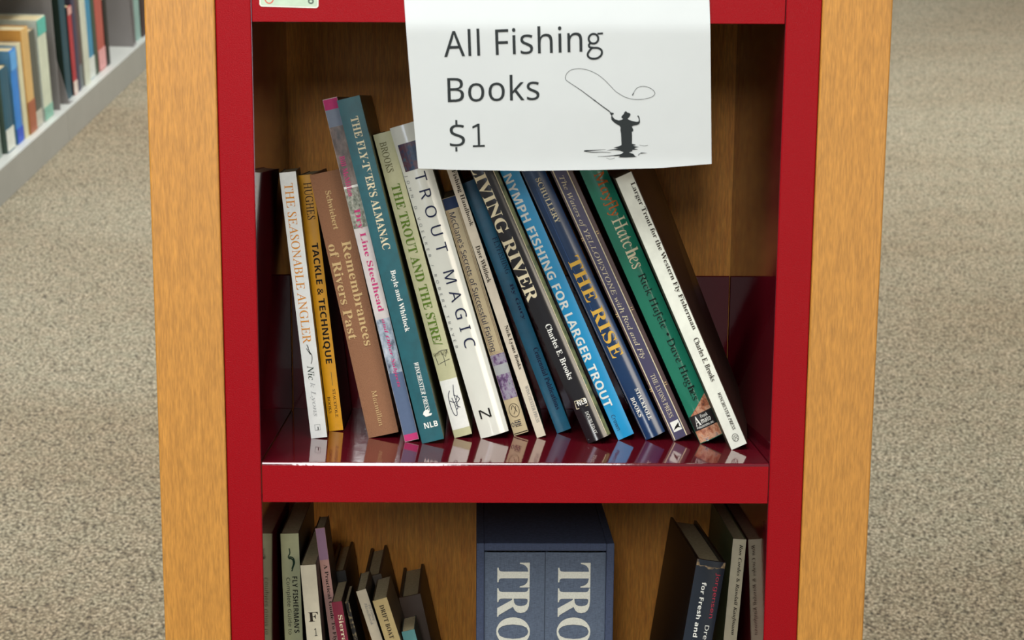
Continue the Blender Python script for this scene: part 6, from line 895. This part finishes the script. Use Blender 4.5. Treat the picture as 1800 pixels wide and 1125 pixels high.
def far_book(s, T, H, rec, cs, cb, label, D=145, bands=(), lean=0, facecol=None):
    M = MB @ Matrix.Translation((s*.001, rec*.001, .0923)) @ Matrix.Rotation(math.radians(lean), 4, 'Y')
    r = empty('book', M, label, 'book', BK)
    t = 2.
    sp = plain('far_'+cs, cs, .45, .08, 20); bd = plain('far_'+(facecol or cb), facecol or cb, .45, .1, 20)
    # cover: spine and two boards
    out = [(0, D), (0, 1), (T*.25, -.8), (T*.75, -.8), (T, 1), (T, D)]; inn = [(t, D), (t, 3), (T*.3, 2), (T*.7, 2), (T-t, 3), (T-t, D)]
    k = 6; vs = [(x*.001, y*.001, z*.001) for z in (0, H) for x, y in out+inn]; fs = []; mi = []
    for i in range(k-1):
        m = 0 if 1 <= i <= 3 else 1
        fs += [(i, i+1, 2*k+i+1, 2*k+i), (k+i+1, k+i, 3*k+i, 3*k+i+1), (i+1, i, k+i, k+i+1), (2*k+i, 2*k+i+1, 3*k+i+1, 3*k+i)]; mi += [m, 1, m, m]
    link_mesh('cover', vs, fs, [sp, bd], r, mi)
    box('page_block', t+.2, T-t-.2, 4, D-3, 3, H-3, PAGES, r)
    for z0, z1, c in bands: box('spine_band', .6, T-.6, -1.1, -.4, z0, z1, plain('far_'+c, c, .45), r)
    return r
far = [
 (60, 42, 225, 30, '3a4a40', '2a3530', 'dark green book at the near edge of the grey base shelf', (), None),
 (118, 50, 215, 34, '8e9a90', '9aa59a', 'grey-green book second along the grey base shelf', (), None),
 (190, 70, 225, 26, '1f5468', '3a5560', 'dark teal book with a white foot on its spine', ((4, 62, 'd6d8cc'),), '4a5c50'),
 (285, 56, 254, 26, '2f7cc8', '5a94c4', 'bright blue book on the grey base shelf', ((2, 42, '2450c0'), (200, 250, '5ca0d8')), '5f98c0'),
 (350, 36, 258, 24, 'cfc9a4', 'c8c4a8', 'pale cream book between the blue and the tan one', (), 'e0dcc8'),
 (392, 66, 288, 22, 'd0a868', 'c89a50', 'tall tan book with rust foot', ((2, 90, 'a05a3c'),), 'd49a4a'),
 (466, 58, 268, 25, '55564c', '8a8478', 'dark grey book with a pale foot', ((2, 46, 'b8b4a4'),), 'b8a08c'),
 (540, 84, 286, 22, 'c8ccb4', 'b8c4b4', 'tall pale mint book beside the slanted grey bookend', ((2, 40, '80b09c'), (240, 284, '58b0a0')), 'c8d4cc'),
 (700, 52, 300, 150, '2c3832', '1c2420', 'dark book standing deep behind the slanted grey bookend', (), '2a342c'),
 (800, 62, 306, 30, '1e4450', '203c40', 'dark teal book before the red one', (), '24382f'),
 (866, 42, 260, 26, 'a83038', 'b03038', 'red-spined book with a white foot', ((2, 40, 'd8c8bc'), (236, 258, 'd09a90')), '202824'),
 (912, 36, 290, 26, '3c3a50', '40384c', 'narrow dark purple book past the red one', (), '38344a'),
 (952, 34, 292, 30, '5c4646', '503c3c', 'narrow maroon-grey book with a greenish foot', ((2, 70, '6c7474'),), None),
 (992, 62, 300, 24, 'c6c8b4', 'b8b8a8', 'tall ivory book between maroon-grey and blue ones', (), 'a09a8c'),
 (1060, 70, 296, 30, '3a86a8', '4a90a8', 'mid-blue book with a white foot', ((2, 66, 'd0d4cc'),), None),
 (1136, 40, 292, 30, '3c4c3c', '3c4c3c', 'narrow dark green book between blue and coral ones', (), None),
 (1180, 84, 292, 30, 'b05448', 'a85048', 'coral red book with a pink foot', ((4, 66, 'd89a98'),), None),
 (1268, 44, 208, 28, '1c1a18', '1c1a18', 'short black book, last before the gap', (), None),
 (1650, 60, 292, 24, '8aa8a0', 'a8c4b8', 'pale green book past the grey upright', (), 'a8c8bc'),
 (1715, 120, 300, 20, '3c2c2c', '3c2828', 'dark brown book in the far bay', (), None),
]
for s, T, H_, rec, cs, cb, lab, bands, fc in far:
    far_book(s, T, H_, rec, cs, cb, lab, bands=bands, facecol=fc)
# bookends: upright plate with a sloping outer edge on a flat foot
def bookend(s, r0, r1, h, slope, label):
    e = empty('bookend', MB @ Matrix.Translation((s*.001, 0, .0922)), label, 'bookend')
    extrude('plate', [(r0, 0), (r0+slope, h), (r1, h), (r1, 0)], 0, 2.5, 'x', GREYD, e, .5)
    box('foot', 2.6, 38, r0, r1, 0.05, 1.5, GREYD, e)
bookend(760, 12, 230, 222, 50, 'slanted grey metal bookend plate beside the tall mint book')
bookend(1560, 14, 290, 350, 14, 'tall grey metal bookend plate at the end of the far books')
